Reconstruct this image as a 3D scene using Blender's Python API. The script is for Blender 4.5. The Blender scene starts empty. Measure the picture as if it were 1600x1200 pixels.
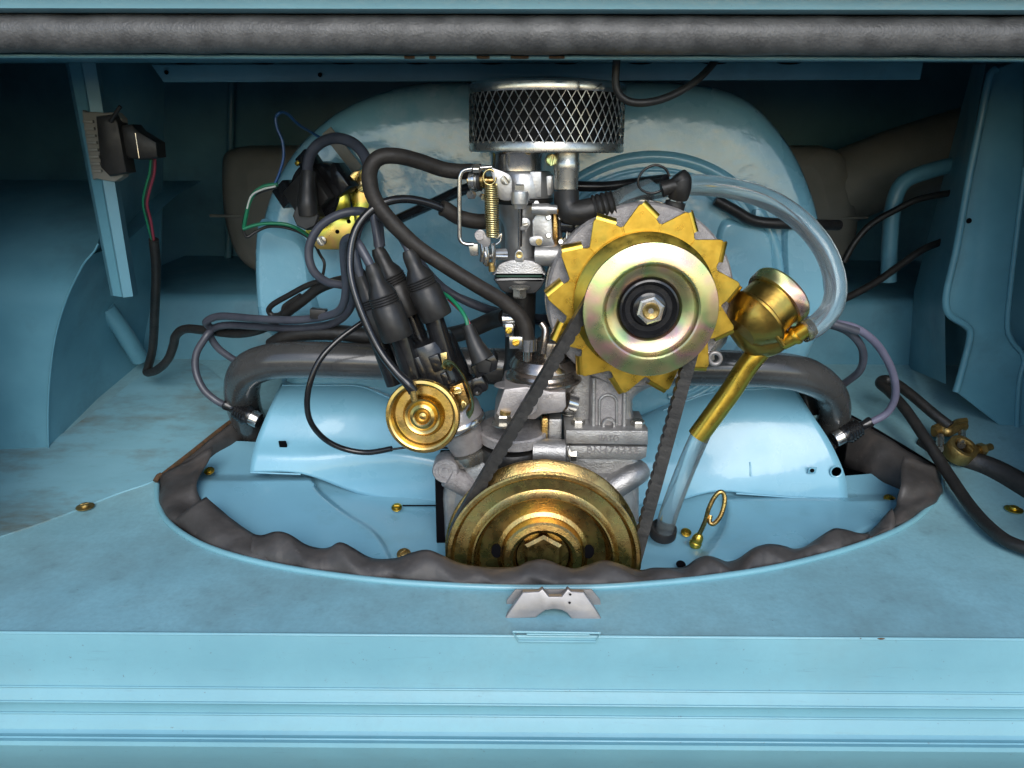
import bpy, bmesh, math, random
from mathutils import Vector as V, Matrix, noise
random.seed(7)
R = math.radians
sc = bpy.context.scene
C = sc.collection

# ------------------------------------------------------------------ camera
CAM = V((0.0, -0.63, 0.36)); FPX = 1200.0
RM = Matrix.Rotation(R(73.0), 3, 'X') @ Matrix.Rotation(R(0.4), 3, 'Z')
cd = bpy.data.cameras.new('camera'); cam = bpy.data.objects.new('camera', cd); C.objects.link(cam)
cam.matrix_world = Matrix.Translation(CAM) @ RM.to_4x4()
cd.sensor_width = 36.0; cd.lens = 36.0 * FPX / 1600.0; cd.clip_start = 0.01; cd.clip_end = 200.0
sc.camera = cam
# ------------------------------------------------------------------ sky, sun, exposure
w = bpy.data.worlds.new('World'); sc.world = w; w.use_nodes = True
nt = w.node_tree; bgn = nt.nodes['Background']
sky = nt.nodes.new('ShaderNodeTexSky'); sky.sky_type = 'NISHITA'; sky.sun_disc = False
SUN_EL, SUN_AZ = 35.0, 176.0     # azimuth measured from +Y (the bay's depth) clockwise
sky.sun_elevation = R(SUN_EL); sky.sun_rotation = R(SUN_AZ)
sky.air_density = 1.0; sky.dust_density = 0.5; sky.ozone_density = 1.0
nt.links.new(sky.outputs[0], bgn.inputs[0]); bgn.inputs[1].default_value = 0.15
sl = bpy.data.lights.new('sun', 'SUN'); so = bpy.data.objects.new('sun', sl); C.objects.link(so)
sl.energy = 1.5; sl.angle = R(38.0); sl.color = (1.0, 0.96, 0.905)
sd = V((math.sin(R(SUN_AZ))*math.cos(R(SUN_EL)), math.cos(R(SUN_AZ))*math.cos(R(SUN_EL)), math.sin(R(SUN_EL))))
so.rotation_euler = (-sd).to_track_quat('-Z', 'Y').to_euler()
vs = sc.view_settings; vs.view_transform = 'Standard'; vs.look = 'None'; vs.exposure = 0.77; vs.gamma = 1.0; vs.use_curve_mapping = False

# ------------------------------------------------------------------ geometry helpers
def ray(px, py): return RM @ V(((px-800)/FPX, (600-py)/FPX, -1.0))
def P(px, py, Y):
    d = ray(px, py); return CAM + d*((Y-CAM.y)/d.y)
def zf(x, y):
    t = y-0.10
    return 0.125*(t+math.sqrt(t*t+0.0006)) - 0.0008
def PF(px, py, dz=0.0):
    d = ray(px, py); t = 0.8
    for _ in range(40):
        p = CAM+d*t; t += (zf(p.x, p.y)+dz-p.z)/d.z*0.75
    return CAM+d*t
FW = RM @ V((0, 0, -1))
def mpp(p): return (p-CAM).dot(FW)/FPX
def m_at(px, py, Y): return mpp(P(px, py, Y))
ORG = {}
def thing(name, label, cat, loc, group=None):
    o = bpy.data.objects.new(name, None); o.empty_display_size = 0.01; C.objects.link(o)
    o.location = loc; ORG[o] = V(loc); o['label'] = label; o['category'] = cat
    if group: o['group'] = group
    return o
def finish(me, name, mat, parent, smooth, M=None):
    if mat: me.materials.append(mat)
    o = bpy.data.objects.new(name, me); C.objects.link(o)
    if smooth is not None:
        for p in me.polygons: p.use_smooth = True
        me.set_sharp_from_angle(angle=R(smooth))
    if parent:
        o.parent = parent; ORG[o] = ORG[parent]
        o.matrix_local = Matrix.Translation(-ORG[parent]) @ M if M is not None else Matrix.Identity(4)
    else:
        ORG[o] = V((0, 0, 0))
        if M is not None: o.matrix_world = M; ORG[o] = M.translation.copy()
    return o
def share(o0, name, parent, M):
    o = bpy.data.objects.new(name, o0.data); C.objects.link(o); o.parent = parent; ORG[o] = ORG[parent]
    o.matrix_local = Matrix.Translation(-ORG[parent]) @ M
    return o
def tag(o, label, cat, group=None):
    o['label'] = label; o['category'] = cat
    if group: o['group'] = group
    return o
def frame(origin, z, up=V((0, 0, 1))):
    z = V(z).normalized()
    x = V(up).cross(z)
    if x.length < 1e-4: x = V((1, 0, 0)).cross(z)
    x.normalize(); y = z.cross(x)
    M = Matrix((x, y, z)).transposed().to_4x4(); M.translation = origin
    return M
def facing(origin): return frame(origin, (0, -1, 0))      # x right, y up, z towards the viewer
class MB:
    def __init__(s): s.v = []; s.f = []
    def add(s, vs, fs, M=None):
        b = len(s.v)
        s.v += [(M @ V(p)) if M is not None else V(p) for p in vs]
        s.f += [tuple(b+i for i in f) for f in fs]
        return s
    def lathe(s, prof, M=None, n=48, a0=0.0, a1=2*math.pi):
        full = abs(a1-a0-2*math.pi) < 1e-6
        k = n if full else n+1; vs = []; fs = []
        for r, h in prof:
            for i in range(k):
                a = a0+(a1-a0)*i/n; vs.append((r*math.cos(a), r*math.sin(a), h))
        for j in range(len(prof)-1):
            for i in range(n):
                i2 = (i+1) % k
                fs.append((j*k+i, j*k+i2, (j+1)*k+i2, (j+1)*k+i))
        if full:
            if prof[0][0] > 1e-7: fs.append(tuple(reversed(range(k))))
            if prof[-1][0] > 1e-7: fs.append(tuple(range((len(prof)-1)*k, len(prof)*k)))
        return s.add(vs, fs, M)
    def tube(s, pts, r, seg=12, sub=8, closed=False, cap=True, flat=1.0, curve=True):
        pts = [V(p) for p in pts]; n = len(pts); rr = r if isinstance(r, (list, tuple)) else [r]*n
        path = []; rad = []
        if curve and n > 2:
            rng = n if closed else n-1
            for i in range(rng):
                if closed: q = [pts[(i+k-1) % n] for k in range(4)]; ra = [rr[(i+k-1) % n] for k in range(4)]
                else:
                    q = [pts[max(0, min(n-1, i+k-1))] for k in range(4)]; ra = [rr[max(0, min(n-1, i+k-1))] for k in range(4)]
                for j in range(sub):
                    t = j/sub
                    c = 0.5*((2*q[1])+(q[2]-q[0])*t+(2*q[0]-5*q[1]+4*q[2]-q[3])*t*t+(3*q[1]-q[0]-3*q[2]+q[3])*t**3)
                    path.append(c); rad.append(ra[1]+(ra[2]-ra[1])*t)
            if not closed: path.append(pts[-1]); rad.append(rr[-1])
        else: path = pts; rad = list(rr)
        m = len(path); vs = []; fs = []; nrm = None
        for i in range(m):
            a = path[(i-1) % m] if (closed or i > 0) else path[i]
            b = path[(i+1) % m] if (closed or i < m-1) else path[i]
            t = (b-a).normalized()
            if nrm is None:
                nrm = t.cross(V((0, 1, 0)))
                if nrm.length < .1: nrm = t.cross(V((1, 0, 0)))
            nrm = (nrm-t*nrm.dot(t)).normalized(); bn = t.cross(nrm)
            for k in range(seg):
                an = 2*math.pi*k/seg
                vs.append(path[i]+(nrm*math.cos(an)+bn*math.sin(an)*flat)*rad[i])
        for i in range(m if closed else m-1):
            for k in range(seg):
                k2 = (k+1) % seg; j = (i+1) % m
                fs.append((i*seg+k, i*seg+k2, j*seg+k2, j*seg+k))
        if cap and not closed:
            fs.append(tuple(reversed(range(seg)))); fs.append(tuple(range((m-1)*seg, m*seg)))
        return s.add(vs, fs)
    def grid(s, rows, M=None, closed=False):
        k = len(rows[0]); vs = [p for r in rows for p in r]; fs = []
        for j in range(len(rows)-1):
            for i in range(k if closed else k-1):
                i2 = (i+1) % k
                fs.append((j*k+i, j*k+i2, (j+1)*k+i2, (j+1)*k+i))
        return s.add(vs, fs, M)
    def poly(s, pts): return s.add(pts, [tuple(range(len(pts)))])
    def bm(s, bm, M=None):
        bm.verts.index_update()
        return s.add([v.co.copy() for v in bm.verts], [tuple(v.index for v in f.verts) for f in bm.faces], M)
    def box(s, size, M=None, bev=0.0006, seg=2):
        b = bmesh.new(); bmesh.ops.create_cube(b, size=1.0)
        for v in b.verts: v.co = V((v.co.x*size[0], v.co.y*size[1], v.co.z*size[2]))
        if bev: bmesh.ops.bevel(b, geom=b.edges[:], offset=min(bev, min(size)*.45), segments=seg, profile=.5, affect='EDGES')
        s.bm(b, M); b.free(); return s
    def prism(s, out, z0, z1, M=None, bev=0.0008, seg=2):
        """outline (x,y) counter-clockwise extruded z0..z1, front edge rounded"""
        b = bmesh.new(); lo = [b.verts.new((p[0], p[1], z0)) for p in out]; hi = [b.verts.new((p[0], p[1], z1)) for p in out]
        n = len(out); b.faces.new(hi); b.faces.new(list(reversed(lo)))
        for i in range(n): b.faces.new((lo[i], lo[(i+1) % n], hi[(i+1) % n], hi[i]))
        bmesh.ops.recalc_face_normals(b, faces=b.faces[:])
        if bev:
            hs = set(hi)
            ed = [e for e in b.edges if e.verts[0] in hs and e.verts[1] in hs]
            bmesh.ops.bevel(b, geom=ed, offset=bev, segments=seg, profile=.5, affect='EDGES')
        s.bm(b, M); b.free(); return s
    def hexnut(s, r, h, M=None, dome=True):
        prof = [(r, 0), (r, h*.82), (r*.84, h)] if dome else [(r, 0), (r, h)]
        return s.lathe(prof, M, 6)
    def build(s, name, mat, parent=None, smooth=35, M=None):
        off = ORG[parent] if (parent is not None and M is None) else V((0, 0, 0))
        me = bpy.data.meshes.new(name); me.from_pydata([tuple(p-off) for p in s.v], [], s.f); me.validate()
        b = bmesh.new(); b.from_mesh(me); bmesh.ops.recalc_face_normals(b, faces=b.faces[:]); b.to_mesh(me); b.free()
        return finish(me, name, mat, parent, smooth, M)
def sheet(pts_px, Y):      # pixel outline on a plane of constant depth -> local (x,y) in a facing frame + frame
    o = P(pts_px[0][0], pts_px[0][1], Y); c = V((0, 0, 0)); W = [P(a, b, Y) for a, b in pts_px]
    for p in W: c += p
    c /= len(W); M = facing(c); Mi = M.inverted()
    L = [(Mi @ p) for p in W]; L = [(p.x, p.y) for p in L]
    A = sum(L[i][0]*L[(i+1) % len(L)][1]-L[(i+1) % len(L)][0]*L[i][1] for i in range(len(L)))
    if A < 0: L.reverse()
    return L, M
def smooth_px(pts, sub=6, closed=True):
    n = len(pts); out = []
    for i in range(n if closed else n-1):
        q = [pts[(i+k-1) % n] if closed else pts[max(0, min(n-1, i+k-1))] for k in range(4)]
        for j in range(sub):
            t = j/sub
            out.append(tuple(0.5*((2*q[1][a])+(q[2][a]-q[0][a])*t+(2*q[0][a]-5*q[1][a]+4*q[2][a]-q[3][a])*t*t+(3*q[1][a]-q[0][a]-3*q[2][a]+q[3][a])*t**3) for a in range(len(pts[0]))))
    if not closed: out.append(tuple(pts[-1]))
    return out
def plate(name, px, Y, th, mat, parent, bev=.0008, sm=False):
    if sm: px = smooth_px(px)
    L, M = sheet(px, Y); return MB().prism(L, -th, 0, M, bev).build(name, mat, parent)
def path(pts): return [P(a, b, y) for a, b, y in pts]

def dome(name, px, Y, h, ins, m, parent):
    W = [P(a, b_, Y) for a, b_ in smooth_px(px, 5)]; c = V((0, 0, 0))
    for p in W: c += p
    c /= len(W); rows = []
    for k, (f, i_) in enumerate(((0, 0), (.5, .25), (.85, .6), (1, 1))):
        rows.append([p+(c-p)*(ins*i_)+V((0, -h*f, 0)) for p in W])
    return MB().grid(rows, closed=True).add(rows[-1], [tuple(range(len(W)))]).build(name, m, parent, 50)
# ------------------------------------------------------------------ materials
def mat(name, cols, rough=.4, metal=0.0, scale=30.0, bump=0.0, bscale=200.0, rvar=0.08, coat=0.0, spec=.5, trans=0.0, ior=1.5, detail=4.0, ramp=(.35, .65), stretch=None, speck=None, patch=None, alpha=1.0, scratch=None):
    m = bpy.data.materials.new(name); m.use_nodes = True; n = m.node_tree.nodes; l = m.node_tree.links; p = n['Principled BSDF']
    tc = n.new('ShaderNodeTexCoord'); src = tc.outputs['Object']
    if stretch:
        mp = n.new('ShaderNodeMapping'); mp.inputs['Scale'].default_value = stretch; l.new(src, mp.inputs['Vector']); vec = mp.outputs[0]
    else: vec = src
    nz = n.new('ShaderNodeTexNoise'); nz.inputs['Scale'].default_value = scale; nz.inputs['Detail'].default_value = detail; nz.inputs['Roughness'].default_value = .6
    l.new(vec, nz.inputs['Vector'])
    cr = n.new('ShaderNodeValToRGB'); l.new(nz.outputs['Fac'], cr.inputs[0]); e = cr.color_ramp.elements
    k = len(cols)
    for i, c in enumerate(cols):
        pos = ramp[0]+(ramp[1]-ramp[0])*i/max(1, k-1)
        el = e[i] if i < 2 else e.new(pos)
        el.position = pos; el.color = (*c, 1)
    if k == 1: e[1].color = (*cols[0], 1)
    col = cr.outputs[0]
    def mixin(col, pscale, lo, hi, c, amt, det=6.0):
        nonlocal vec
        a = n.new('ShaderNodeTexNoise'); a.inputs['Scale'].default_value = pscale; a.inputs['Detail'].default_value = det; a.inputs['Roughness'].default_value = .7; l.new(vec, a.inputs['Vector'])
        mr = n.new('ShaderNodeMapRange'); mr.inputs[1].default_value = lo; mr.inputs[2].default_value = hi; mr.inputs[4].default_value = amt; l.new(a.outputs['Fac'], mr.inputs[0])
        mx = n.new('ShaderNodeMix'); mx.data_type = 'RGBA'; l.new(mr.outputs[0], mx.inputs[0]); l.new(col, mx.inputs[6]); mx.inputs[7].default_value = (*c, 1)
        return mx.outputs[2]
    if patch:
        for q in patch: col = mixin(col, *q)
    if speck: col = mixin(col, *speck)
    if scratch:
        mp2 = n.new('ShaderNodeMapping'); mp2.inputs['Scale'].default_value = scratch[0]; mp2.inputs['Rotation'].default_value = (0, 0, .12); l.new(src, mp2.inputs['Vector']); v0 = vec; vec = mp2.outputs[0]
        col = mixin(col, *scratch[1:]); vec = v0
    l.new(col, p.inputs['Base Color'])
    p.inputs['Metallic'].default_value = metal
    nr = n.new('ShaderNodeTexNoise'); nr.inputs['Scale'].default_value = scale*2.3; nr.inputs['Detail'].default_value = 5; l.new(vec, nr.inputs['Vector'])
    mr = n.new('ShaderNodeMapRange'); mr.inputs[1].default_value = .3; mr.inputs[2].default_value = .7; mr.inputs[3].default_value = max(.02, rough-rvar); mr.inputs[4].default_value = rough+rvar
    l.new(nr.outputs['Fac'], mr.inputs[0]); l.new(mr.outputs[0], p.inputs['Roughness'])
    p.inputs['Specular IOR Level'].default_value = spec; p.inputs['IOR'].default_value = ior
    p.inputs['Coat Weight'].default_value = coat; p.inputs['Coat Roughness'].default_value = .06
    p.inputs['Transmission Weight'].default_value = trans; p.inputs['Alpha'].default_value = alpha
    if bump:
        nb = n.new('ShaderNodeTexNoise'); nb.inputs['Scale'].default_value = bscale; nb.inputs['Detail'].default_value = 4; l.new(src, nb.inputs['Vector'])
        bp = n.new('ShaderNodeBump'); bp.inputs['Strength'].default_value = bump; bp.inputs['Distance'].default_value = .002; l.new(nb.outputs['Fac'], bp.inputs['Height']); l.new(bp.outputs[0], p.inputs['Normal']); l.new(bp.outputs[0], p.inputs['Coat Normal'])
    return m
BLU = (.165, .375, .47)
M_shelf = mat('paint_shelf', [(.195, .385, .435), (.232, .45, .505)], .52, scale=9, bump=.05, bscale=120, coat=.04, spec=.35,
              patch=[(210., .40, .66, (.15, .27, .31), .35), (5.0, .46, .68, (.14, .22, .23), .65), (40.0, .60, .75, (.10, .19, .21), .35)], speck=(300., .65, .71, (.07, .10, .11), .6), scratch=((6, 55, 55), 6.0, .61, .72, (.30, .44, .48), .5))
M_overlap = mat('paint_shelf_stained', [(.15, .32, .38), (.19, .39, .46)], .45, scale=9, bump=.05, bscale=120, coat=.1,
              patch=[(7.0, .48, .66, (.12, .105, .065), .75), (50.0, .60, .75, (.11, .18, .18), .35)], stretch=(.7, 1.6, 1), speck=(330., .70, .76, (.07, .10, .10), .6))
M_body = mat('paint_body', [(.145, .325, .38), (.175, .38, .435)], .38, scale=7, bump=.06, bscale=160, coat=.3,
             patch=[(190., .40, .68, (.15, .31, .36), .22), (6.0, .52, .72, (.16, .28, .30), .4)], speck=(240., .655, .70, (.09, .10, .10), .7), scratch=((5, 60, 60), 5.0, .60, .72, (.13, .25, .29), .5))
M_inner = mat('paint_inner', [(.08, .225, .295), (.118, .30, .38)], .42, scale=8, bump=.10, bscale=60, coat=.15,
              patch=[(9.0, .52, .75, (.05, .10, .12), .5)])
M_tin = mat('paint_tin', [(.165, .375, .485), (.185, .41, .525)], .30, scale=14, bump=.16, bscale=40, coat=.40, rvar=.06,
            patch=[(30.0, .60, .78, (.28, .48, .58), .4)])
M_shroud = mat('paint_shroud', [(.16, .37, .475), (.18, .41, .52)], .26, scale=10, bump=.17, bscale=100, coat=.85, rvar=.1,
               patch=[(13.0, .54, .62, (.34, .50, .58), .4, 14.0)])  # pale patches put broken sky reflections into the housing colour
M_tray = mat('paint_tray', [(.155, .345, .445), (.175, .385, .49)], .33, scale=10, bump=.08, bscale=50, coat=.3,
             patch=[(16.0, .55, .75, (.14, .28, .33), .5)])
M_seal = mat('rubber_seal', [(.036, .033, .031), (.060, .055, .052)], .52, scale=26, bump=.25, bscale=140, spec=.35,
             patch=[(18., .52, .7, (.095, .074, .062), .5), (90., .62, .72, (.14, .125, .115), .35)], stretch=(1, 1.4, 1))
M_foam = mat('foam_strip', [(.055, .054, .053), (.105, .103, .10)], .46, scale=60, bump=.28, bscale=520, spec=.5, speck=(500., .66, .74, (.24, .22, .20), .7))
M_rub = mat('rubber_black', [(.011, .010, .010), (.021, .020, .019)], .44, scale=60, bump=.12, bscale=300, spec=.35)
M_hose = mat('rubber_hose', [(.017, .014, .012), (.030, .026, .022)], .52, scale=70, bump=.15, bscale=400, spec=.32)
M_boot = mat('boot_rubber', [(.013, .0125, .012), (.024, .023, .022)], .40, scale=60, bump=.05, bscale=300, spec=.35)
M_plas = mat('plastic_black', [(.008, .008, .009), (.014, .014, .015)], .20, scale=60, bump=.03, bscale=300)
M_lead = mat('lead_grey', [(.045, .048, .062), (.065, .069, .087)], .36, scale=40, spec=.45, speck=(240., .66, .74, (.05, .05, .055), .6))
M_lead2 = mat('lead_lilac', [(.12, .115, .17), (.15, .145, .205)], .38, scale=40)
M_tube = mat('tube_grey', [(.040, .040, .039), (.055, .054, .052)], .26, scale=20, bump=.05, bscale=60, coat=.3)
M_belt = mat('belt_rubber', [(.016, .015, .014), (.034, .031, .028)], .50, scale=90, bump=.2, bscale=500, speck=(300, .62, .74, (.11, .10, .09), .6))
M_alu = mat('cast_aluminium', [(.30, .292, .285), (.42, .41, .40)], .40, .75, scale=60, bump=.35, bscale=700, patch=[(14., .54, .74, (.24, .22, .20), .5)])
M_aluc = mat('cast_rough', [(.30, .28, .275), (.41, .385, .38)], .48, .55, scale=200, bump=.6, bscale=1100, patch=[(22., .55, .75, (.30, .26, .245), .45)])
M_carb = mat('carb_metal', [(.36, .355, .35), (.50, .495, .485)], .36, .75, scale=50, bump=.12, bscale=500, patch=[(25., .55, .75, (.25, .24, .23), .5)])
M_chr = mat('chrome', [(.50, .49, .475), (.60, .59, .57)], .18, .95, scale=60)
M_zinc = mat('zinc_steel', [(.40, .385, .345), (.52, .50, .45)], .28, .9, scale=60, bump=.05, bscale=300)
M_steelw = mat('silver_paint', [(.24, .228, .222), (.29, .275, .27)], .36, .4, scale=60, bump=.03, bscale=300)
M_gold = mat('zinc_yellow', [(.58, .37, .05), (.70, .46, .07), (.56, .41, .07)], .32, 1.0, scale=40, bump=.03, bscale=260, patch=[(120., .58, .74, (.45, .38, .05), .5)])
M_goldp = mat('zinc_rainbow', [(.66, .56, .24), (.72, .42, .36), (.46, .56, .24), (.70, .58, .28), (.70, .44, .36)], .30, .95, scale=22, detail=2.0, ramp=(.30, .70), bump=.06, bscale=900, speck=(420., .70, .76, (.40, .30, .15), .5))
M_goldc = mat('zinc_canister', [(.50, .34, .09), (.57, .39, .145), (.44, .34, .09)], .27, 1.0, scale=40, detail=2.0, bump=.04, bscale=300)
M_goldd = mat('zinc_tarnish', [(.38, .22, .075), (.54, .36, .13), (.46, .36, .12)], .27, 1.0, scale=45, bump=.15, bscale=700, patch=[(60., .55, .70, (.26, .12, .055), .7), (180., .60, .72, (.50, .35, .10), .6)])
M_goldb = mat('zinc_brown', [(.36, .21, .045), (.46, .29, .065), (.38, .29, .07)], .34, 1.0, scale=34, bump=.06, bscale=300)
M_goldi = mat('zinc_irid', [(.80, .64, .05), (.80, .50, .18), (.55, .60, .14), (.84, .68, .06)], .32, 1.0, scale=30, detail=1.5, ramp=(.32, .68))
M_brass = mat('brass_dull', [(.30, .20, .07), (.44, .31, .11)], .42, .9, scale=90, bump=.3, bscale=500, patch=[(120., .55, .7, (.16, .10, .05), .6)])
M_spring = mat('spring_brass', [(.55, .44, .20), (.68, .56, .27)], .25, 1.0, scale=60)
M_bronze = mat('pump_bronze', [(.36, .31, .27), (.44, .385, .335)], .25, .95, scale=40, bump=.04, bscale=200)
M_pump = mat('pump_cast', [(.36, .33, .32), (.45, .415, .405)], .40, .6, scale=150, bump=.2, bscale=900)
M_rust = mat('rust', [(.10, .045, .018), (.05, .035, .015)], .8, scale=150, bump=.5, bscale=500)
M_dark = mat('dark_hole', [(.004, .004, .005)], .9, spec=.03)
M_oldk = mat('old_black', [(.011, .0105, .010), (.021, .019, .017)], .46, scale=70, bump=.2, bscale=300)
M_tank = mat('tank_paint', [(.17, .165, .14), (.21, .20, .17)], .5, scale=20, bump=.06, bscale=80)
M_tubec = mat('clear_hose', [(.80, .86, .87), (.88, .92, .92)], .15, trans=.96, ior=1.30, rvar=.05)
M_mesh = mat('mesh_wire', [(.62, .59, .53), (.74, .71, .65)], .30, 1.0, scale=80)
M_filt = mat('filter_black', [(.006, .006, .006), (.010, .010, .010)], .8, scale=90, spec=.2)
M_green = mat('wire_green', [(.01, .16, .075)], .35); M_blue = mat('wire_blue', [(.012, .07, .20)], .35)
M_red = mat('wire_red', [(.22, .03, .05)], .4); M_white = mat('wire_white', [(.5, .5, .46)], .4)
M_gask = mat('gasket_green', [(.012, .05, .03)], .6)

# small shared pieces -------------------------------------------------
def bolt(parent, name, p, d, r, h, m=M_zinc, washer=True):
    M = frame(p, d); b = MB()
    if washer: b.lathe([(r*1.45, 0), (r*1.45, r*.18), (r*1.35, r*.24), (.0, r*.24)], M, 24)
    b.hexnut(r, h, M @ Matrix.Translation((0, 0, r*.2)))
    return b.build(name, m, parent, 30)
def slot_screw(parent, name, p, d, r, m=M_gold, turn=.6, washer=0.0):
    M = frame(p, d) @ Matrix.Rotation(turn, 4, 'Z'); b = MB()
    if washer: b.lathe([(washer, 0), (washer, r*.15), (washer*.8, r*.3), (0, r*.3)], M, 28)
    n = 20; z0 = r*.3 if washer else 0
    for s in (-1, 1):        # two half discs, slot between
        out = []
        for i in range(n+1):
            a = math.pi*i/n; x = r*math.cos(a); y = r*math.sin(a)
            out.append((x, max(y, r*.13)))
        b.prism(out, 0, z0+r*.55, M @ Matrix.Rotation(0 if s > 0 else math.pi, 4, 'Z'), r*.18, 2)
    b.lathe([(r*.97, 0), (r*.97, z0+r*.25), (0, z0+r*.25)], M, n)
    return b.build(name, m, parent, 40)

# ================================================================== UNSEEN GROUND SHEET, ADDED FOR THE METAL TO REFLECT
M_ground = mat('concrete', [(.06, .06, .058), (.085, .083, .08)], .85, scale=3.0, bump=.2, bscale=40)
g = MB().grid([[V((-30, -30, -.72)), V((30, -30, -.72))], [V((-30, 30, -.72)), V((30, 30, -.72))]]).build('ground', M_ground, None, None); g['kind'] = 'structure'
# ================================================================== THE VAN BODY
body = thing('van_body', 'pale blue painted van body with dusty shelf around the engine bay', 'van', (0, -.1, 0))
front = [(245, 758), (247, 785), (262, 815), (300, 843), (350, 864), (420, 882), (500, 896), (600, 908), (700, 915), (780, 918), (850, 919), (930, 918), (1010, 913), (1100, 904), (1200, 889), (1290, 868), (1370, 842), (1425, 815), (1458, 785), (1472, 760), (1472, 742)]
fr_s = smooth_px(front, 8, False)
loop = [PF(a, b) for a, b in fr_s]
for k in range(1, 13): loop.append(PF(1472+(1320-1472)*k/12, 742+(652-742)*k/12))
rb = loop[-1].copy(); lb = PF(388, 640)
for k in range(1, 20):
    t = k/20; x = rb.x+(lb.x-rb.x)*t; y = rb.y+(lb.y-rb.y)*t; loop.append(V((x, y, zf(x, y))))
for k in range(0, 13): loop.append(PF(388+(245-388)*k/12, 640+(755-640)*k/12))
SX0, SX1, SY0, SY1 = -.95, .95, -.118, .46
cx, cy = 0.02, .06; rows = []
def outer(p):
    dx, dy = p.x-cx, p.y-cy; t = 1e9
    if dx > 0: t = min(t, (SX1-cx)/dx)
    if dx < 0: t = min(t, (SX0-cx)/dx)
    if dy > 0: t = min(t, (SY1-cy)/dy)
    if dy < 0: t = min(t, (SY0-cy)/dy)
    return cx+dx*t, cy+dy*t
NR = 26
outs = [outer(p) for p in loop]
for j in range(NR+1):
    t = (j/NR)**1.5; r = []
    for p, (ox, oy) in zip(loop, outs):
        x = p.x+(ox-p.x)*t; y = p.y+(oy-p.y)*t; r.append(V((x, y, zf(x, y))))
    rows.append(r)
low = [V((p.x, p.y, p.z-.012)) for p in rows[0]]
shelf = MB().grid([low]+rows, closed=True).build('shelf_floor', M_shelf, body, 50)
# rolled lip round the front of the cut-out
lip = [PF(a, b, .0015) for a, b in smooth_px(front, 4, False)]
MB().tube(lip, .0030, 10, 2).build('cutout_lip', M_body, shelf, 60)
# overlapping sheet on the left, with its own stained paint
sa = [(-60, 858), (0, 838), (60, 818), (120, 796), (180, 772), (225, 757), (246, 748)]
sb_ = [(-60, 690), (0, 690), (70, 690), (140, 648), (225, 585), (300, 560), (390, 632)]
rows = []
for j in range(9):
    t = j/8; rows.append([PF(a[0]+(b[0]-a[0])*t, a[1]+(b[1]-a[1])*t, .0013) for a, b in zip(smooth_px(sa, 4, False), smooth_px(sb_, 4, False))])
rows.insert(0, [V((p.x, p.y-.001, p.z-.004)) for p in rows[0]])
MB().grid(rows).build('overlap_sheet', M_overlap, body, 50)
for i, (a, b) in enumerate([(133, 792), (1584, 796)]):
    slot_screw(shelf, 'shelf_screw', PF(a, b, .002), (0, -.05, 1), .0042, M_brass if i == 0 else M_gold, .5+i, .0088)
# front valance under the shelf: one long rolled profile
prof = [(985.5, -.1178), (992, -.1195), (1000, -.1205), (1040, -.1225), (1076, -.1250), (1080, -.1258), (1085, -.1268), (1098, -.1296), (1102, -.1302), (1105, -.1296), (1108, -.1292), (1117, -.1298), (1121, -.1306), (1127, -.1320), (1144, -.1350), (1151, -.1375), (1157, -.1420), (1163, -.1475), (1170, -.1485), (1180, -.1462), (1190, -.142), (1202, -.135), (1225, -.118), (1260, -.09)]
pz = [(P(800, yy, Y).y, P(800, yy, Y).z) for yy, Y in prof]
pz[0] = (SY0, zf(0, SY0)-.0002)
rows = []
xs = [-.95+1.9*i/60 for i in range(61)]
for y, z in pz: rows.append([V((x, y, z)) for x in xs])
MB().tube([V((x, SY0-.0008, zf(0, SY0)+.0002)) for x in (-.9, -.3, .3, .9)], .0015, 8, 2).build('folded_edge', M_body, body, 60)
for yy, Yb in ((1078, -.1256), (1101.5, -.1304), (1119, -.1304), (1157, -.1424)):
    pb = P(800, yy, Yb); MB().tube([V((x, pb.y, pb.z)) for x in (-.9, -.3, .3, .9)], .0010, 8, 2).build('pressed_ridge', M_body, body, 60)
val = MB().grid(rows).build('front_valance', M_body, body, 28)
# embossed notch in the edge under the catch
no_ = [(801, 987), (938, 989), (931, 1003), (810, 1002)]
MB().tube([P(a, b_, -.1207-.0002*k) for k, (a, b_) in enumerate(no_)], .0011, 8, 1, closed=True, curve=False).build('embossed_notch', M_body, body, 60)
MB().tube([P(823, 991, -.1207), P(921, 992, -.1207)], .0009, 8, 1, curve=False).build('notch_crease', M_body, body, 60)
for a, b_, w_ in ((1344, 997.5, 4), (1376, 998, 12)):
    MB().tube([PF(a-w_, b_-.8, .0006), PF(a, b_, .0009), PF(a+w_, b_-.5, .0006)], .0008, 6, 3).build('rust_chip', M_rust, body, 60)
# left wall: wheel housing
Yw = .20
edge = smooth_px([(75, 708), (74, 650), (77, 590), (86, 525), (104, 465), (128, 415), (156, 365), (146, 230), (118, 95)], 5, False)
base = PF(75, 706)
ptsA = [P(a, b, Yw) for a, b in edge]
MBa = MB()
ZC = .19
def roll(p):        # the wheel housing rolls back over its top
    t = max(0, p.z-ZC); return V((p.x, p.y+min(.30, 16*t*t), min(p.z, .315)))
lowA = [p for p in ptsA if p.z < .33]
left = [roll(V((-.95, Yw-.03, p.z))) for p in lowA]; mid = [roll(V((p.x-.11, Yw-.012, p.z))) for p in lowA]; mid2 = [roll(V((p.x-.03, Yw-.003, p.z))) for p in lowA]
MBa.grid([left, mid, mid2, [roll(p) if p.z > .25 else p for p in lowA]])
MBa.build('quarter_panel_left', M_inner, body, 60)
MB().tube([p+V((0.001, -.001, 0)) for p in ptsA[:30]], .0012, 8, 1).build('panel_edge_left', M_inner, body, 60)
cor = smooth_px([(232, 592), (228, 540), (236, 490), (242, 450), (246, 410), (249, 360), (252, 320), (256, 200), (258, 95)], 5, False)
cB = [P(a, b, .41) for a, b in cor]
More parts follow.
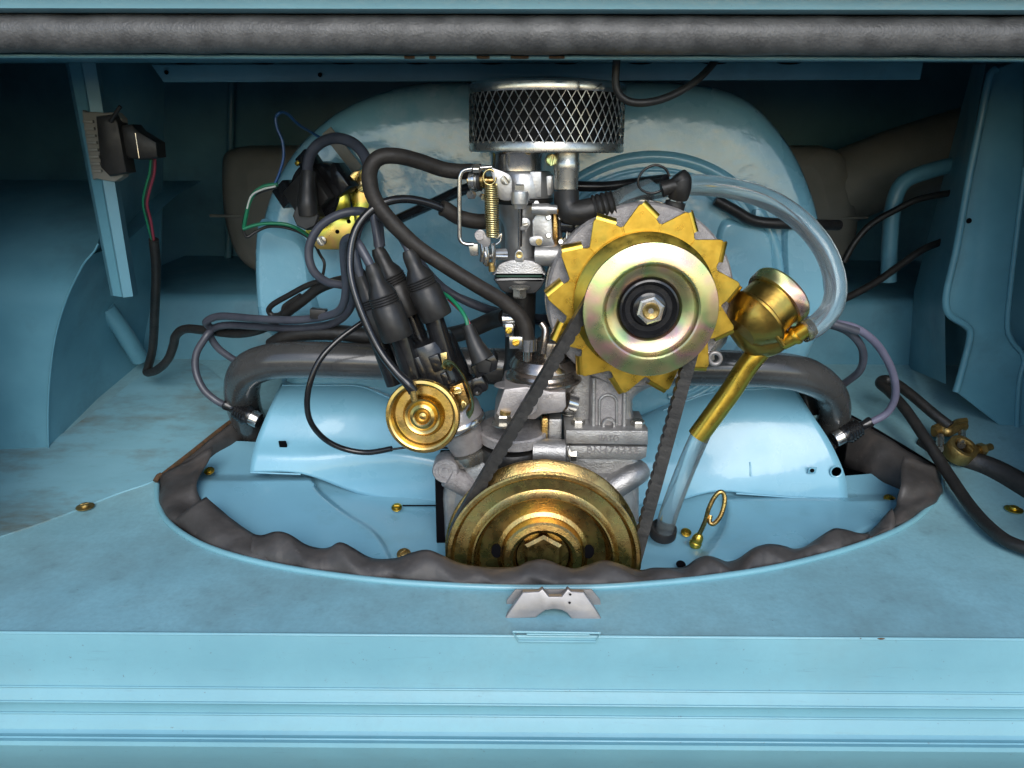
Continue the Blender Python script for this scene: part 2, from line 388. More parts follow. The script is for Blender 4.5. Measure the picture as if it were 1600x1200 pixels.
midB = [(p+q)/2+V((-.006, 0, 0)) for p, q in zip(ptsA, cB)]
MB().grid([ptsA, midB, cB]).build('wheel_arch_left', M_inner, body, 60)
MB().tube([P(165, 480, .315), P(190, 515, .332), P(218, 560, .362)], .011, 14, 6).build('pressed_rib', M_inner, body, 60)
# back: step face, ledge, bulkhead
def X_at(px, py, Y): return P(px, py, Y).x
zs0 = P(600, 575, .405).z; zs1 = P(600, 462, .405).z
x0, x1 = X_at(225, 560, .405)-.06, X_at(1480, 560, .405)+.10
rows = [[V((x, .405, zs0-.02)) for x in (x0, x1)], [V((x, .405, zs1-.012)) for x in (x0, x1)], [V((x, .4085, zs1-.004)) for x in (x0, x1)], [V((x, .417, zs1)) for x in (x0, x1)], [V((x, .72, zs1+.01)) for x in (x0, x1)]]
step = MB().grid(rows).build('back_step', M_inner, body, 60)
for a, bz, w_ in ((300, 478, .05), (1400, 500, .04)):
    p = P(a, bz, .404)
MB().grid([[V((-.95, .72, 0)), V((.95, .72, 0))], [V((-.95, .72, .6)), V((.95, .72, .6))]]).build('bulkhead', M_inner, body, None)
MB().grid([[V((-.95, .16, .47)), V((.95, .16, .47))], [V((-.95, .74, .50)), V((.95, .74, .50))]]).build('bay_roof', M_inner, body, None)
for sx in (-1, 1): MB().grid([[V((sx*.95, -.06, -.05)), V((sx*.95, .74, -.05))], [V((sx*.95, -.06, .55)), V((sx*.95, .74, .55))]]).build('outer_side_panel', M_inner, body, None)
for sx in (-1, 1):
    MB().box((.50, .012, .90), Matrix.Translation((sx*.765, -.085, .25)), .004).build('rear_corner_panel', M_body, body)  # out of view, added to keep light off the bay's side walls
MB().box((1.97, .012, .50), Matrix.Translation((0, -.085, .71)), .004).build('rear_upper_panel', M_body, body)  # out of view, added against sky light leaking over the opening
MB().grid([[V((-.97, -.09, .52)), V((.97, -.09, .52))], [V((-.97, .74, .54)), V((.97, .74, .54))]]).build('roof_skin', M_inner, body, None)  # unseen cover added to close light gaps above the bay
for a, b0, b1, Y in ((250, 120, 470, .43), (362, 120, 440, .70)):
    MB().tube([P(a, b0, Y), P(a-6, b1, Y)], .006, 10, 1).build('bulkhead_rib', M_inner, body, 60)
# top rail under the roof with its row of slots
rl, rM = sheet([(236, 101), (1443, 97), (1438, 124), (255, 128)], .20)
rail = MB().prism(rl, -.004, 0, rM, .001).build('vent_rail', M_inner, body)
MB().grid([[P(-300, 88, -.03), P(1900, 95, -.03)], [P(-300, 92, .02), P(1900, 98, .02)], [P(-300, 99, .19), P(1900, 97, .19)], [P(-300, 60, .24), P(1900, 60, .24)]]).build('header_panel', M_inner, body, 30)
for k in range(9):
    a = 290+k*122 if k < 2 else 420+(k-1)*116
    c = P(a, 96.5, .1965)+V((0, -.001, 0))
    MB().lathe([(.0135, 0), (.013, .001), (0, .001)], facing(c) @ Matrix.Diagonal((1, .20, 1, 1)), 20).build('vent_slot', M_dark, rail, 30)
for a, b in ((260, 113), (500, 117)):
    MB().lathe([(.0022, 0), (.002, .0008), (0, .0008)], facing(P(a, b, .1985)), 14).build('rail_hole', M_dark, rail, 30)
# pillar at the left: folded channel ending in mid air
def strip(name, rows_px, m, parent, sm=30):
    return MB().grid([[P(a, b, y) for a, b, y in r] for r in rows_px]).build(name, m, parent, sm)
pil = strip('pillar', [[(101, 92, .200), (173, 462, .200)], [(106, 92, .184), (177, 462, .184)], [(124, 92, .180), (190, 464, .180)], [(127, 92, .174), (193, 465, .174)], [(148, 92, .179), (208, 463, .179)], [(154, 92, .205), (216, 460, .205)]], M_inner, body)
# right inner panel with rolled edge and an opening at the far right
rp = [(1600, 92), (1556, 108), (1546, 122), (1532, 190), (1512, 290), (1494, 390), (1480, 450), (1478, 478), (1486, 494), (1508, 508), (1516, 522), (1508, 560), (1494, 612), (1530, 640), (1588, 684), (1640, 720), (1640, 560), (1600, 548), (1578, 532), (1572, 510), (1578, 440), (1590, 340), (1600, 260)]
RPY = .26
for pts in [rp]:
    L, Mx = sheet(pts, RPY); MB().prism(L, -.003, 0, Mx, .0014).build('quarter_panel_right', M_inner, body)
edge_r = [P(a, b, RPY-.004) for a, b in rp[1:13]]
pr = MB().tube(edge_r, .0042, 10, 6).build('panel_edge_right', M_inner, body, 60)
MB().tube([P(a, b, RPY-.002) for a, b in [(1588, 684), (1592, 600), (1600, 560), (1581, 532), (1574, 508), (1580, 440), (1592, 340), (1602, 260)]], .003, 10, 6).build('opening_edge_right', M_inner, body, 60)
for a, b in ((1514, 345), (1590, 357), (1352, 0)):
    if b: MB().lathe([(.0032, 0), (.003, .0006), (0, .0006)], facing(P(a, b, RPY-.0005)), 14).build('panel_hole', M_dark, pr, 30)
MB().grid([[P(1478, 600, RPY+.002), P(1420, 575, .405)], [P(1476, 470, RPY+.002), P(1428, 455, .405)], [P(1540, 100, RPY+.002), P(1520, 100, .405)]]).build('wheel_arch_right', M_inner, body, 60)
MB().grid([[V((.62, .33, -.02)), V((.95, .33, -.02))], [V((.62, .33, .55)), V((.95, .33, .55))]]).build('side_recess_panel', M_inner, body, None)
MB().tube([P(1388, 440, .39), P(1390, 380, .39), P(1396, 320, .39), P(1412, 285, .39), P(1450, 268, .39), P(1500, 256, .39), P(1560, 250, .39)], .010, 12, 6).build('filler_flap_frame', M_inner, body, 60)
# head of the opening: body edge above, bright flange below the foam strip
MB().grid([[P(-300, -60, -.075), P(1900, -60, -.075)], [P(-300, 12, -.072), P(1900, 16, -.072)], [P(-300, 19, -.066), P(1900, 23, -.066)], [P(-300, 21, -.05), P(1900, 25, -.05)]]).build('opening_head', M_body, body, 60)
MB().tube([P(-300, 86, -.045), P(800, 89.5, -.045), P(1100, 90, -.045), P(1900, 94, -.045)], .0016, 8, 6).build('head_flange', M_body, body, 60)
for a, w_ in ((640, 8), (755, 10), (812, 14), (870, 12), (676, 5)):
    MB().tube([P(a-w_, 89.3, -.0462), P(a, 89.6, -.0465), P(a+w_, 89.3, -.0462)], .0011, 6, 3).build('rust_spot', M_rust, body, 60)

# grey foam weather strip
st = []
for i in range(60):
    a = -260+i*36
    st.append(P(a, 51.5+.0032*a+math.sin(i*1.3)*.5, -.055))
tag(MB().tube(st, [.0127*(1+.02*math.sin(i*2.1)) for i in range(60)], 24, 2).build('weather_strip', M_foam, None, 60), 'thick grey black foam weather strip along the top of the opening', 'weather strip')

# silver catch plate on the shelf edge
ct = thing('latch_catch', 'silver painted catch plate on the front edge of the shelf', 'latch', PF(865, 960))
Yc = PF(865, 962).y
bk = [(789, 964), (792, 938), (805, 922), (925, 922), (938, 938), (941, 966)]
L, Mx = sheet(bk, Yc+.016); MB().prism(L, -.0015, 0, Mx, .0006).build('back_plate', M_steelw, ct)
fpo = [(788, 965), (800, 949), (817, 928), (842, 927), (848, 923), (858, 934), (878, 934), (888, 923), (893, 927), (913, 928), (928, 948), (941, 967), (910, 966), (893, 965), (886, 957), (878, 953), (866, 951.5), (852, 953), (844, 958), (837, 963), (815, 964)]
L, Mx = sheet(fpo, Yc-.001)
MB().prism(L, -.0075, 0, Mx @ Matrix.Rotation(R(-16), 4, 'X'), .0012, 3).build('front_plate', M_steelw, ct)
for a, b in ((891, 929), (890, 942)): MB().lathe([(.0011, 0), (0, .0004)], facing(P(a, b, Yc-.0015)), 8).build('chip', M_dark, ct, 30)

# ================================================================== RUBBER SEAL
inner = [(395, 836), (411, 838), (432, 832), (451, 836), (476, 852), (501, 859), (517, 857), (532, 849), (551, 858), (570, 870), (589, 876), (620, 874), (642, 866), (667, 861), (689, 869), (712, 880), (735, 886), (770, 889), (807, 888), (825, 880), (844, 876), (860, 879), (876, 886), (897, 891), (919, 885), (941, 878), (960, 881), (997, 893), (1021, 890), (1046, 890), (1071, 888), (1089, 876), (1105, 871), (1121, 875), (1136, 880), (1155, 875), (1180, 858), (1202, 852), (1224, 855), (1239, 860), (1258, 857), (1280, 842), (1302, 828), (1321, 830), (1346, 836), (1364, 830), (1380, 812), (1394, 796)]
inn = smooth_px(inner, 4, False); n = len(inn)
rs = thing('rubber_seal', 'wavy grey brown rubber seal round the engine cut-out', 'seal', PF(850, 919))
frr = smooth_px(front, 12, False); rows = []
acc = [0.0]
for i in range(1, len(frr)): acc.append(acc[-1]+math.hypot(frr[i][0]-frr[i-1][0], frr[i][1]-frr[i-1][1]))
aci = [0.0]
for i in range(1, n): aci.append(aci[-1]+math.hypot(inn[i][0]-inn[i-1][0], inn[i][1]-inn[i-1][1]))
def along(t):
    d = t*acc[-1]
    for i in range(1, len(acc)):
        if acc[i] >= d:
            u = (d-acc[i-1])/(acc[i]-acc[i-1]+1e-9); return (frr[i-1][0]+(frr[i][0]-frr[i-1][0])*u, frr[i-1][1]+(frr[i][1]-frr[i-1][1])*u)
    return frr[-1]
cols_ = []
for i in range(n):
    t = aci[i]/aci[-1]; o = along(t)
    # nearest-x pairing over the long front, arc pairing at the ends
    if 340 < inn[i][0] < 1400:
        k = min(range(len(frr)), key=lambda q: abs(frr[q][0]-inn[i][0]) + (0 if frr[q][1] > 800 else 999)); o = (inn[i][0], frr[k][1])
    po = PF(o[0], o[1]); po.z -= .006; po.y += .003
    pi = P(inn[i][0], inn[i][1], PF(*o).y+.022)
    hgt = math.hypot(inn[i][0]-o[0], inn[i][1]-o[1])
    c = []
    for j in range(9):
        s = j/8
        p = po.lerp(pi, s)
        wv = math.sin(inn[i][0]*.085+s*2.0)*.0022*math.sin(math.pi*s)*1.2 + noise.noise(V((inn[i][0]*.03, s*3, 1)))*.003*math.sin(math.pi*min(1, s*1.1))
        p += V((0, -.006*math.sin(math.pi*s)*(1-.35*s)+wv, .0045*math.sin(math.pi*s)+wv*.6))
        c.append(p)
    cols_.append(c)
sf = MB().grid([[c[j] for c in cols_] for j in range(9)]).build('front_strip', M_seal, rs, 70)
sf.modifiers.new('thick', 'SOLIDIFY').thickness = .0018
# corner flaps and the rear strips
def loft(name, A, B, m, parent, steps=6, bulge=(0, 0, 0), jit=.0, th=.0018, sub=6):
    A = smooth_px(A, sub, False); B = smooth_px(B, sub, False); rows = []
    for j in range(steps+1):
        t = j/steps; q = []
        for i, (a, b) in enumerate(zip(A, B)):
            p = P(*a).lerp(P(*b), t)+V(bulge)*math.sin(math.pi*t)
            if jit: p += V((0, -1, .6))*noise.noise(V((i*.22, t*2.5, len(name))))*jit
            q.append(p)
        rows.append(q)
    o = MB().grid(rows).build(name, m, parent, 60)
    if th: o.modifiers.new('thick', 'SOLIDIFY').thickness = th
    return o
def fl(*q): return [(a, b, PF(a, b).y+.004) for a, b in q]
yl = PF(250, 760).y; yr = PF(1470, 750).y
loft('corner_flap', fl((245, 752), (247, 786), (266, 816), (325, 858)), [(334, 700, .165), (312, 752, .116), (320, 790, .086), (366, 820, .055)], M_seal, rs, 10, (0, -.010, .006), .008)
loft('overlap_flap', fl((268, 820), (322, 856), (370, 873), (428, 890)), [(322, 776, .066), (350, 801, .050), (376, 820, .034), (406, 840, .016)], M_seal, rs, 8, (0, -.007, .004), .004)
loft('corner_flap', fl((1474, 740), (1474, 768), (1459, 789), (1424, 815), (1352, 845)), [(1412, 714, .150), (1404, 752, .118), (1402, 784, .096), (1386, 806, .076), (1352, 836, .052)], M_seal, rs, 10, (0, -.010, .006), .007)
loft('rear_strip', [(256, 748, yl+.012), (300, 712, yl+.045), (345, 676, yl+.085), (392, 640, yl+.13)], [(318, 740, yl+.045), (335, 712, yl+.07), (372, 694, yl+.10), (408, 668, yl+.135)], M_seal, rs, 6, (0, -.006, .006), .005)
loft('rear_strip', [(1472, 738, yr+.012), (1420, 706, yr+.04), (1370, 676, yr+.075), (1322, 648, yr+.115)], [(1404, 776, yr+.015), (1376, 752, yr+.03), (1345, 738, yr+.055), (1318, 728, yr+.085)], M_seal, rs, 6, (0, -.006, .008), .005)
# rusty channel that held the seal on the left rear edge
rc = MB().tube([PF(250, 747, .003), PF(300, 708, .003), PF(345, 672, .003), PF(385, 642, .003)], .0035, 8, 4, flat=.6).build('rusty_channel', M_rust, shelf, 50)
MB().tube([PF(243, 752, .004), PF(247, 745, .006), PF(252, 742, .006)], .003, 8, 4).build('rusty_end', M_rust, shelf, 50)
MB().tube([PF(1476, 738, .002), PF(1420, 703, .002), PF(1360, 667, .002), PF(1325, 648, .002)], .002, 8, 4).build('cutout_edge', M_dark, shelf, 50)

# ================================================================== ENGINE TINS
def heightsheet(name, rows_px, m, parent, sub=6, th=.0015, f=None):
    """rows of (px,py,Y) smoothed both ways"""
    R1 = [smooth_px(r, sub, False) for r in rows_px]
    colsn = len(R1[0]); out = []
    cs = [smooth_px([R1[j][i] for j in range(len(R1))], sub, False) for i in range(colsn)]
    for j in range(len(cs[0])): out.append([P(*cs[i][j]) for i in range(colsn)])
    if f: out = [[f(p) for p in r] for r in out]
    o = MB().grid(out).build(name, m, parent, 60)
    if th: o.modifiers.new('thick', 'SOLIDIFY').thickness = th
    return o
tl = thing('cylinder_cover', 'glossy blue curved cylinder cover left of the distributor', 'engine cover', P(550, 740, .13), 'engine cooling tins')
heightsheet('cover_sheet', [
    [(436, 566, .27), (500, 566, .27), (560, 568, .27), (640, 600, .25), (700, 640, .23), (740, 660, .22)],
    [(440, 594, .235), (500, 594, .235), (560, 594, .235), (625, 622, .215), (690, 660, .195), (740, 680, .19)],
    [(438, 601, .212), (500, 601, .212), (560, 602, .212), (622, 630, .195), (690, 668, .175), (740, 690, .17)],
    [(420, 640, .185), (490, 640, .185), (560, 640, .185), (625, 655, .175), (690, 690, .160), (740, 710, .155)],
    [(401, 686, .165), (480, 688, .165), (560, 688, .165), (625, 698, .155), (690, 712, .148), (740, 726, .14)],
    [(394, 712, .150), (480, 714, .150), (560, 714, .150), (625, 720, .145), (690, 732, .140), (740, 742, .135)],
    [(390, 738, .144), (470, 740, .144), (560, 772, .144), (625, 788, .142), (690, 800, .138), (740, 810, .132)]], M_tin, tl)
MB().box((.0082, .002, .0085), Matrix.Translation(P(442, 694, .158)) @ Matrix.Rotation(.35, 4, 'X'), .0003).build('square_hole', M_dark, tl)
MB().tube(path([(441, 602, .2105), (500, 602, .2105), (560, 603, .2105), (600, 618, .201), (640, 640, .187)]), .0011, 8, 6).build('pressed_edge', M_tin, tl, 60)
MB().tube(path([(392, 738, .143), (430, 739.5, .143), (470, 741, .143)]), .0010, 8, 4).build('hemmed_edge', M_tin, tl, 60)
tr = thing('cylinder_cover', 'glossy blue curved cylinder cover under the gold filler pipe', 'engine cover', P(1160, 780, .13), 'engine cooling tins')
heightsheet('cover_sheet', [
    [(960, 660, .24), (1030, 612, .26), (1110, 585, .27), (1180, 578, .27), (1238, 578, .27)],
    [(960, 672, .20), (1035, 632, .225), (1110, 606, .235), (1180, 600, .235), (1240, 599, .235)],
    [(962, 680, .185), (1036, 640, .205), (1110, 613, .213), (1180, 607, .213), (1243, 606, .213)],
    [(965, 696, .165), (1040, 676, .180), (1115, 652, .188), (1190, 648, .188), (1268, 646, .188)],
    [(968, 712, .152), (1040, 712, .160), (1120, 702, .168), (1200, 700, .168), (1298, 692, .168)],
    [(970, 730, .146), (1040, 736, .150), (1120, 740, .154), (1200, 742, .154), (1320, 742, .154)],
    [(975, 790, .140), (1040, 788, .142), (1120, 768, .147), (1200, 776, .147), (1325, 781, .147)]], M_tin, tr)
MB().box((.0085, .0016, .0085), Matrix.Translation(P(1269, 735, .1515)) @ Matrix.Rotation(.3, 4, 'X'), .0004).build('square_nut', M_tin, tr)
MB().lathe([(.0024, 0), (.0022, .0008), (0, .0008)], facing(P(1269, 735, .150)), 16).build('nut_hole', M_dark, tr, 30)
MB().lathe([(.0075, 0), (.0070, .0010), (.0062, .0010), (.0055, .0)], facing(P(1307, 737, .153)), 24).build('pressed_ring', M_tin, tr, 60)

MB().tube(path([(1036, 641, .204), (1110, 614, .212), (1180, 608, .212), (1243, 607, .212)]), .0011, 8, 6).build('pressed_edge', M_tin, tr, 60)
MB().tube(path([(1172, 722, .1605), (1172.5, 735, .1565), (1173, 744, .153)]), .0011, 8, 4).build('weld_ridge', M_tin, tr, 60)
MB().tube(path([(1150, 771, .1465), (1240, 777, .1465), (1324, 781, .1465)]), .0010, 8, 4).build('hemmed_edge', M_tin, tr, 60)
tray = thing('engine_tray', 'blue sheet metal engine tray at the foot of the big gold pulley', 'engine tray', P(620, 800, .05))
def trayz(px, py):
    d = ray(px, py); return d
def tray_sheet(name, poly_rows, emb):
    rows = []
    poly_rows = [list(r) for r in poly_rows]
    for k_, ex in ((3, .012), (4, .022)):
        poly_rows[k_] = [(a, b_, max(y, PF(a, b_).y+ex)) for a, b_, y in poly_rows[k_]]
    for r in poly_rows:
        q = smooth_px(r, 18, False); rows.append(q)
    cs = [smooth_px([rows[j][i] for j in range(len(rows))], 24, False) for i in range(len(rows[0]))]
    out = []
    for j in range(len(cs[0])):
        rr = []
        for i in range(len(cs)):
            a, b_, Y = cs[i][j]; p = P(a, b_, Y); h = emb(a, b_)*lipmask(a, b_)
            d = ray(a, b_).normalized(); rr.append(p - d*(.020*h))
        out.append(rr)
    o = MB().grid(out).build(name, M_tray, tray, 60); return o
def lipmask(a, b_):
    k = min(range(len(fr_s)), key=lambda q: abs(fr_s[q][0]-a)+(0 if fr_s[q][1] > 790 else 500)); return sstep(4, 26, fr_s[k][1]-b_)
def sstep(e0, e1, x):
    t = max(0, min(1, (x-e0)/(e1-e0))); return t*t*(3-2*t)
swl = smooth_px([(488, 738), (497, 765), (540, 800), (580, 825), (600, 850), (612, 872), (640, 884), (700, 890)], 6, False)
swr = smooth_px([(1127, 772), (1131, 800), (1122, 830), (1104, 855), (1088, 876), (1070, 892)], 6, False)
def emb_l(a, b_):
    if b_ < 738: return 0
    yl_ = None
    for i in range(1, len(swl)):
        if swl[i-1][0] <= a <= swl[i][0]:
            u = (a-swl[i-1][0])/(swl[i][0]-swl[i-1][0]+1e-6); yl_ = swl[i-1][1]+(swl[i][1]-swl[i-1][1])*u
    e = sstep(742, 752, b_)
    if a < 488: return e
    if a > 640: return 0
    return sstep(-1, 5, b_-yl_)*e if yl_ else 0
def emb_r(a, b_):
    d = min(((a-q[0])**2+(b_-q[1])**2, i) for i, q in enumerate(swr)); q = swr[d[1]]
    sg = a-q[0] if b_ > 772 else 0
    return sstep(-4, 10, sg)*sstep(772, 784, b_)
tray_sheet('tray_left', [
    [(340, 690, .225), (390, 690, .225), (470, 700, .205), (560, 740, .17), (640, 760, .15), (720, 780, .14)],
    [(300, 738, .165), (380, 740, .165), (470, 742, .162), (560, 775, .142), (640, 790, .133), (720, 796, .13)],
    [(290, 800, .09), (380, 800, .095), (470, 805, .092), (560, 815, .09), (640, 830, .085), (720, 830, .085)],
    [(300, 850, .035), (380, 860, .030), (470, 875, .020), (560, 885, .01), (640, 892, .0), (720, 896, -.005)],
    [(300, 890, .0), (380, 900, .0), (470, 912, -.005), (560, 922, -.012), (640, 930, -.02), (720, 935, -.025)]], emb_l)
tray_sheet('tray_right', [
    [(975, 780, .15), (1040, 770, .16), (1120, 755, .165), (1200, 750, .17), (1300, 745, .185), (1420, 735, .20)],
    [(975, 800, .13), (1040, 795, .135), (1120, 776, .148), (1200, 782, .148), (1300, 784, .148), (1420, 778, .15)],
    [(975, 840, .075), (1040, 838, .08), (1120, 835, .085), (1200, 830, .085), (1300, 825, .09), (1420, 820, .095)],
    [(975, 885, .01), (1040, 885, .015), (1120, 880, .02), (1200, 872, .025), (1300, 860, .04), (1420, 850, .05)],
    [(975, 935, -.025), (1040, 930, -.02), (1120, 925, -.012), (1200, 915, -.005), (1300, 900, 0), (1420, 890, .01)]], emb_r)
for k, (a, b_, Y, rr) in enumerate(((620, 793, .124, .0042), (631, 866, .028, .0050), (327, 736, .158, .0042), (1072, 832, .085, .0040), (1390, 780, .142, .0048))):
    slot_screw(tray, 'tray_screw', P(a, b_, Y-.004), (0, -.5, 1), rr*.8, M_brass if k in (1,) else M_gold, k*.7, rr*1.35)
MB().tube([P(629, 790, .128), P(660, 790, .127), P(694, 790, .126)], .0009, 6, 3).build('tray_seam', M_dark, tray, 60)
for a, b_ in ((1064, 882),): MB().lathe([(.0046, 0), (.0042, .0006), (.0, .0006)], frame(P(a, b_, .010), (0, -.5, 1)), 20).build('tray_hole', M_dark, tray, 30)
MB().grid([[V((-.62, -.08, -.09)), V((.62, -.08, -.09))], [V((-.62, .7, -.05)), V((.62, .7, -.05))]]).build('under_tray', M_dark, tray, None)  # near-black sheet added in place of the shade below the engine
# ================================================================== FUEL TANK
ft = thing('fuel_tank', 'dull grey fuel tank hidden behind the blue fan housing', 'fuel tank', P(840, 430, .52))
tk = smooth_px([(338, 262), (345, 236), (372, 228), (420, 227), (800, 226), (1250, 227), (1290, 228), (1325, 240), (1342, 290), (1350, 350), (1335, 400), (1300, 425), (1250, 432), (800, 440), (450, 436), (396, 428), (362, 400), (342, 340)], 5)
TW = [P(a, b_, .50) for a, b_ in tk]; rows = []
for Y, ins in ((.66, .0), (.54, .0), (.515, .003), (.500, .012), (.494, .026), (.492, .05)):
    rr = []
    for p in TW:
        c = V((max(-.25, min(.25, p.x)), .5, max(.22, min(.25, p.z)))); d = c-V((p.x, .5, p.z)); L_ = d.length
        rr.append(V((p.x, Y, p.z))+d*min(.9, ins/max(L_, 1e-4)))
    rows.append(rr)
MB().grid(rows, closed=True).add(rows[-1], [tuple(range(len(rows[-1])))]).build('tank_shell', M_tank, ft, 60)
MB().tube([P(328, 337, .495), P(800, 345, .495), P(1356, 340, .495)], .0022, 8, 2).build('tank_seam', M_tank, ft, 60)
tag(MB().tube([P(1300, 300, .55), P(1400, 260, .55), P(1550, 215, .55)], .055, 20, 6).build('filler_pipe', M_tank, None, 60), 'wide dark filler pipe in the shadow behind the right panel', 'pipe')

# ================================================================== FAN HOUSING
fh = thing('fan_housing', 'large arched blue fan housing behind the carburetor', 'fan housing', P(845, 520, .25))
outl = smooth_px([(401, 470), (402, 400), (412, 335), (434, 275), (470, 222), (520, 178), (580, 148), (650, 130), (720, 126), (850, 125), (980, 125), (1060, 128), (1120, 136), (1172, 158), (1215, 200), (1248, 250), (1272, 310), (1288, 380), (1292, 450), (1286, 505), (1262, 560), (1230, 640), (1000, 660), (700, 660), (470, 640), (445, 560), (415, 512)], 6)
W0 = [P(a, b_, .235) for a, b_ in outl]; cc = P(845, 400, .235)
rows = []
for (Y, ins) in ((.36, .004), (.30, 0.0), (.245, 0.0), (.232, .0025), (.222, .0075), (.2165, .015), (.2145, .024), (.2135, .05), (.2125, .10), (.212, .16)):
    r = []
    for p in W0:
        d = (cc-p); L_ = d.length; q = p+d*(ins/L_ if ins < L_ else .98); r.append(V((q.x, Y, q.z)))
    rows.append(r)
MB().grid(rows, closed=True).add(rows[-1], [tuple(range(len(rows[-1])))]).build('housing_shell', M_shroud, fh, 50)
# pressed ring round the alternator opening
ac = P(1012, 462, .205)
mm = m_at(1012, 462, .205)
for r0, w_, hh in ((208, 10, .0055), (190, 5, .003), (176, 6, .004)):
    MB().lathe([((r0-w_)*mm, 0), ((r0-w_*.5)*mm, hh*.8), (r0*mm, hh), ((r0+w_*.5)*mm, hh*.8), ((r0+w_)*mm, 0)], facing(V((ac.x, .2135, ac.z))), 90, R(-75), R(150)).build('pressed_ring', M_shroud, fh, 60)
# raised panels lower left / lower right
dome('side_bulge', [(404, 350), (440, 352), (474, 366), (488, 400), (494, 450), (500, 515), (420, 520), (402, 470)], .216, .014, .22, M_shroud, fh)
dome('side_bulge', [(1222, 335), (1260, 338), (1276, 380), (1284, 440), (1284, 500), (1230, 505), (1222, 440)], .216, .012, .18, M_shroud, fh)
dome('side_bulge', [(1120, 355), (1165, 345), (1200, 360), (1208, 420), (1206, 500), (1120, 505)], .214, .007, .15, M_shroud, fh)
MB().box((.006, .012, .012), Matrix.Translation(P(1182, 336, .205)), .0008).build('tube_clip', M_shroud, fh)
slot_screw(fh, 'housing_screw', P(1106, 286, .206), (0, -1, 0), .0042, M_gold, .4, .0065)
MB().tube([P(1126, 318, .20), P(1150, 335, .20), P(1182, 347, .198), P(1240, 350, .20), P(1300, 352, .22)], .0058, 12, 6)
tag(MB().tube([P(1118, 312, .20), P(1150, 330, .198), P(1182, 346, .198), P(1240, 350, .20), P(1310, 352, .24)], .0058, 12, 6).build('throttle_tube', M_rub, None, 60), 'black tube held by a blue clip on the right of the fan housing', 'tube')
MB().box((.012, .002, .05), Matrix.Translation(P(535, 235, .205)) @ Matrix.Rotation(R(-38), 4, 'Y'), .0005).build('label_strip', M_tank, fh)

# ================================================================== CRANKCASE
cc_ = thing('crankcase', 'grey cast engine case behind the big gold pulley', 'engine', P(850, 860, .08))
case = smooth_px([(692, 800), (696, 745), (704, 715), (735, 700), (770, 688), (830, 690), (880, 705), (940, 712), (995, 712), (1000, 760), (998, 830), (985, 900), (850, 920), (715, 900)], 5)
L, Mx = sheet(case, .052); MB().prism(L, -.09, 0, Mx, .008, 4).build('case_casting', M_alu, cc_, 50)
dome('case_bulge', [(720, 730), (770, 700), (830, 700), (900, 735), (960, 740), (990, 770), (985, 830), (850, 860), (720, 830)], .053, .012, .3, M_alu, cc_)
MB().lathe([(.0125, -.02), (.0125, 0), (.0115, .0012), (.007, .0012), (.0065, .0004), (.0035, .0004), (.003, .0014), (0, .0014)], facing(P(696, 736, .040)), 32).build('case_lug', M_aluc, cc_, 40)
MB().tube([P(700, 742, .046), P(735, 760, .05)], .012, 12, 1, curve=False).build('lug_arm', M_aluc, cc_, 60)
MB().lathe([(.0118, -.03), (.0118, 0), (.0105, .001), (.007, .001)], frame(P(884, 706, .038), (1, -.1, .0)), 28).build('adjuster_boss', M_alu, cc_, 40)
bolt(cc_, 'adjuster_nut', P(889, 708, .037), (1, -.1, 0), .0072, .007)
MB().tube([P(893, 709, .037), P(902, 711, .036)], .0036, 10, 1, curve=False).build('adjuster_screw', M_zinc, cc_, 60)
MB().lathe([(.034, -.006), (.034, 0), (.032, .002), (.024, .004), (.02, .01)], frame(P(722, 690, .052), (.35, -.15, -1)), 36)
MB().tube([P(945, 770, .045), P(985, 745, .05), P(999, 735, .06)], .012, 12, 6).build('case_rib', M_alu, cc_, 60)
MB().box((.010, .06, .10), Matrix.Translation(P(693, 790, .09)), .001).build('case_gap', M_dark, cc_)
# oily web between the pump and the stand
MB().box((.006, .03, .034), Matrix.Translation(P(850, 672, .062)), .001).build('oily_web', M_goldd, cc_)
MB().box((.013, .03, .036), Matrix.Translation(P(866, 674, .068)), .002).build('oily_web', M_alu, cc_)
MB().lathe([(.034, -.01), (.034, .0), (.032, .003), (0, .003)], frame(P(800, 692, .062), (0, -.15, 1)), 36).build('pump_gasket', M_oldk, cc_, 40)

# ================================================================== ALTERNATOR STAND
st_ = thing('alternator_stand', 'cast aluminium stand with raised letters under the gold fan', 'stand', P(950, 715, .06))
fl = [(884, 674), (1012, 674), (1014, 712), (1006, 718), (890, 716), (884, 705)]
L, Mx = sheet([(884, 672), (1013, 673), (1013, 696), (884, 694)], .030); MB().prism(L, -.055, 0, Mx, .0018).build('stand_flange', M_alu, st_)
L, Mx = sheet([(884, 696.5), (1012, 698), (1010, 715), (1000, 720), (905, 718), (886, 716)], .0315); MB().prism(L, -.055, 0, Mx, .0018).build('case_flange', M_alu, st_)
col = smooth_px([(892, 560), (890, 600), (893, 640), (905, 672), (985, 672), (990, 640), (992, 625), (1010, 612), (1060, 592), (1110, 565), (1140, 530), (1120, 500), (1000, 500), (900, 520)], 5)
L, Mx = sheet(col, .062); MB().prism(L, -.05, 0, Mx, .008, 4).build('stand_column', M_alu, st_, 50)
L, Mx = sheet([(924, 590), (979, 590), (979, 670), (922, 670)], .0445); MB().prism(L, -.03, 0, Mx, .002).build('stand_rib_block', M_aluc, st_)
for a in (928, 976): MB().tube([P(a, 590, .044), P(a-1, 668, .043)], .0021, 10, 1, curve=False).build('stand_rib', M_alu, st_, 60)
arch = []
for i in range(15):
    t = math.pi*i/14; arch.append((950+13.5*math.cos(t), 630-13*math.sin(t)))
arch = [(963.5, 664)]+arch+[(936.5, 664)]
MB().tube([P(a, b_, .0437) for a, b_ in arch], .0014, 8, 2).build('stand_arch', M_alu, st_, 60)
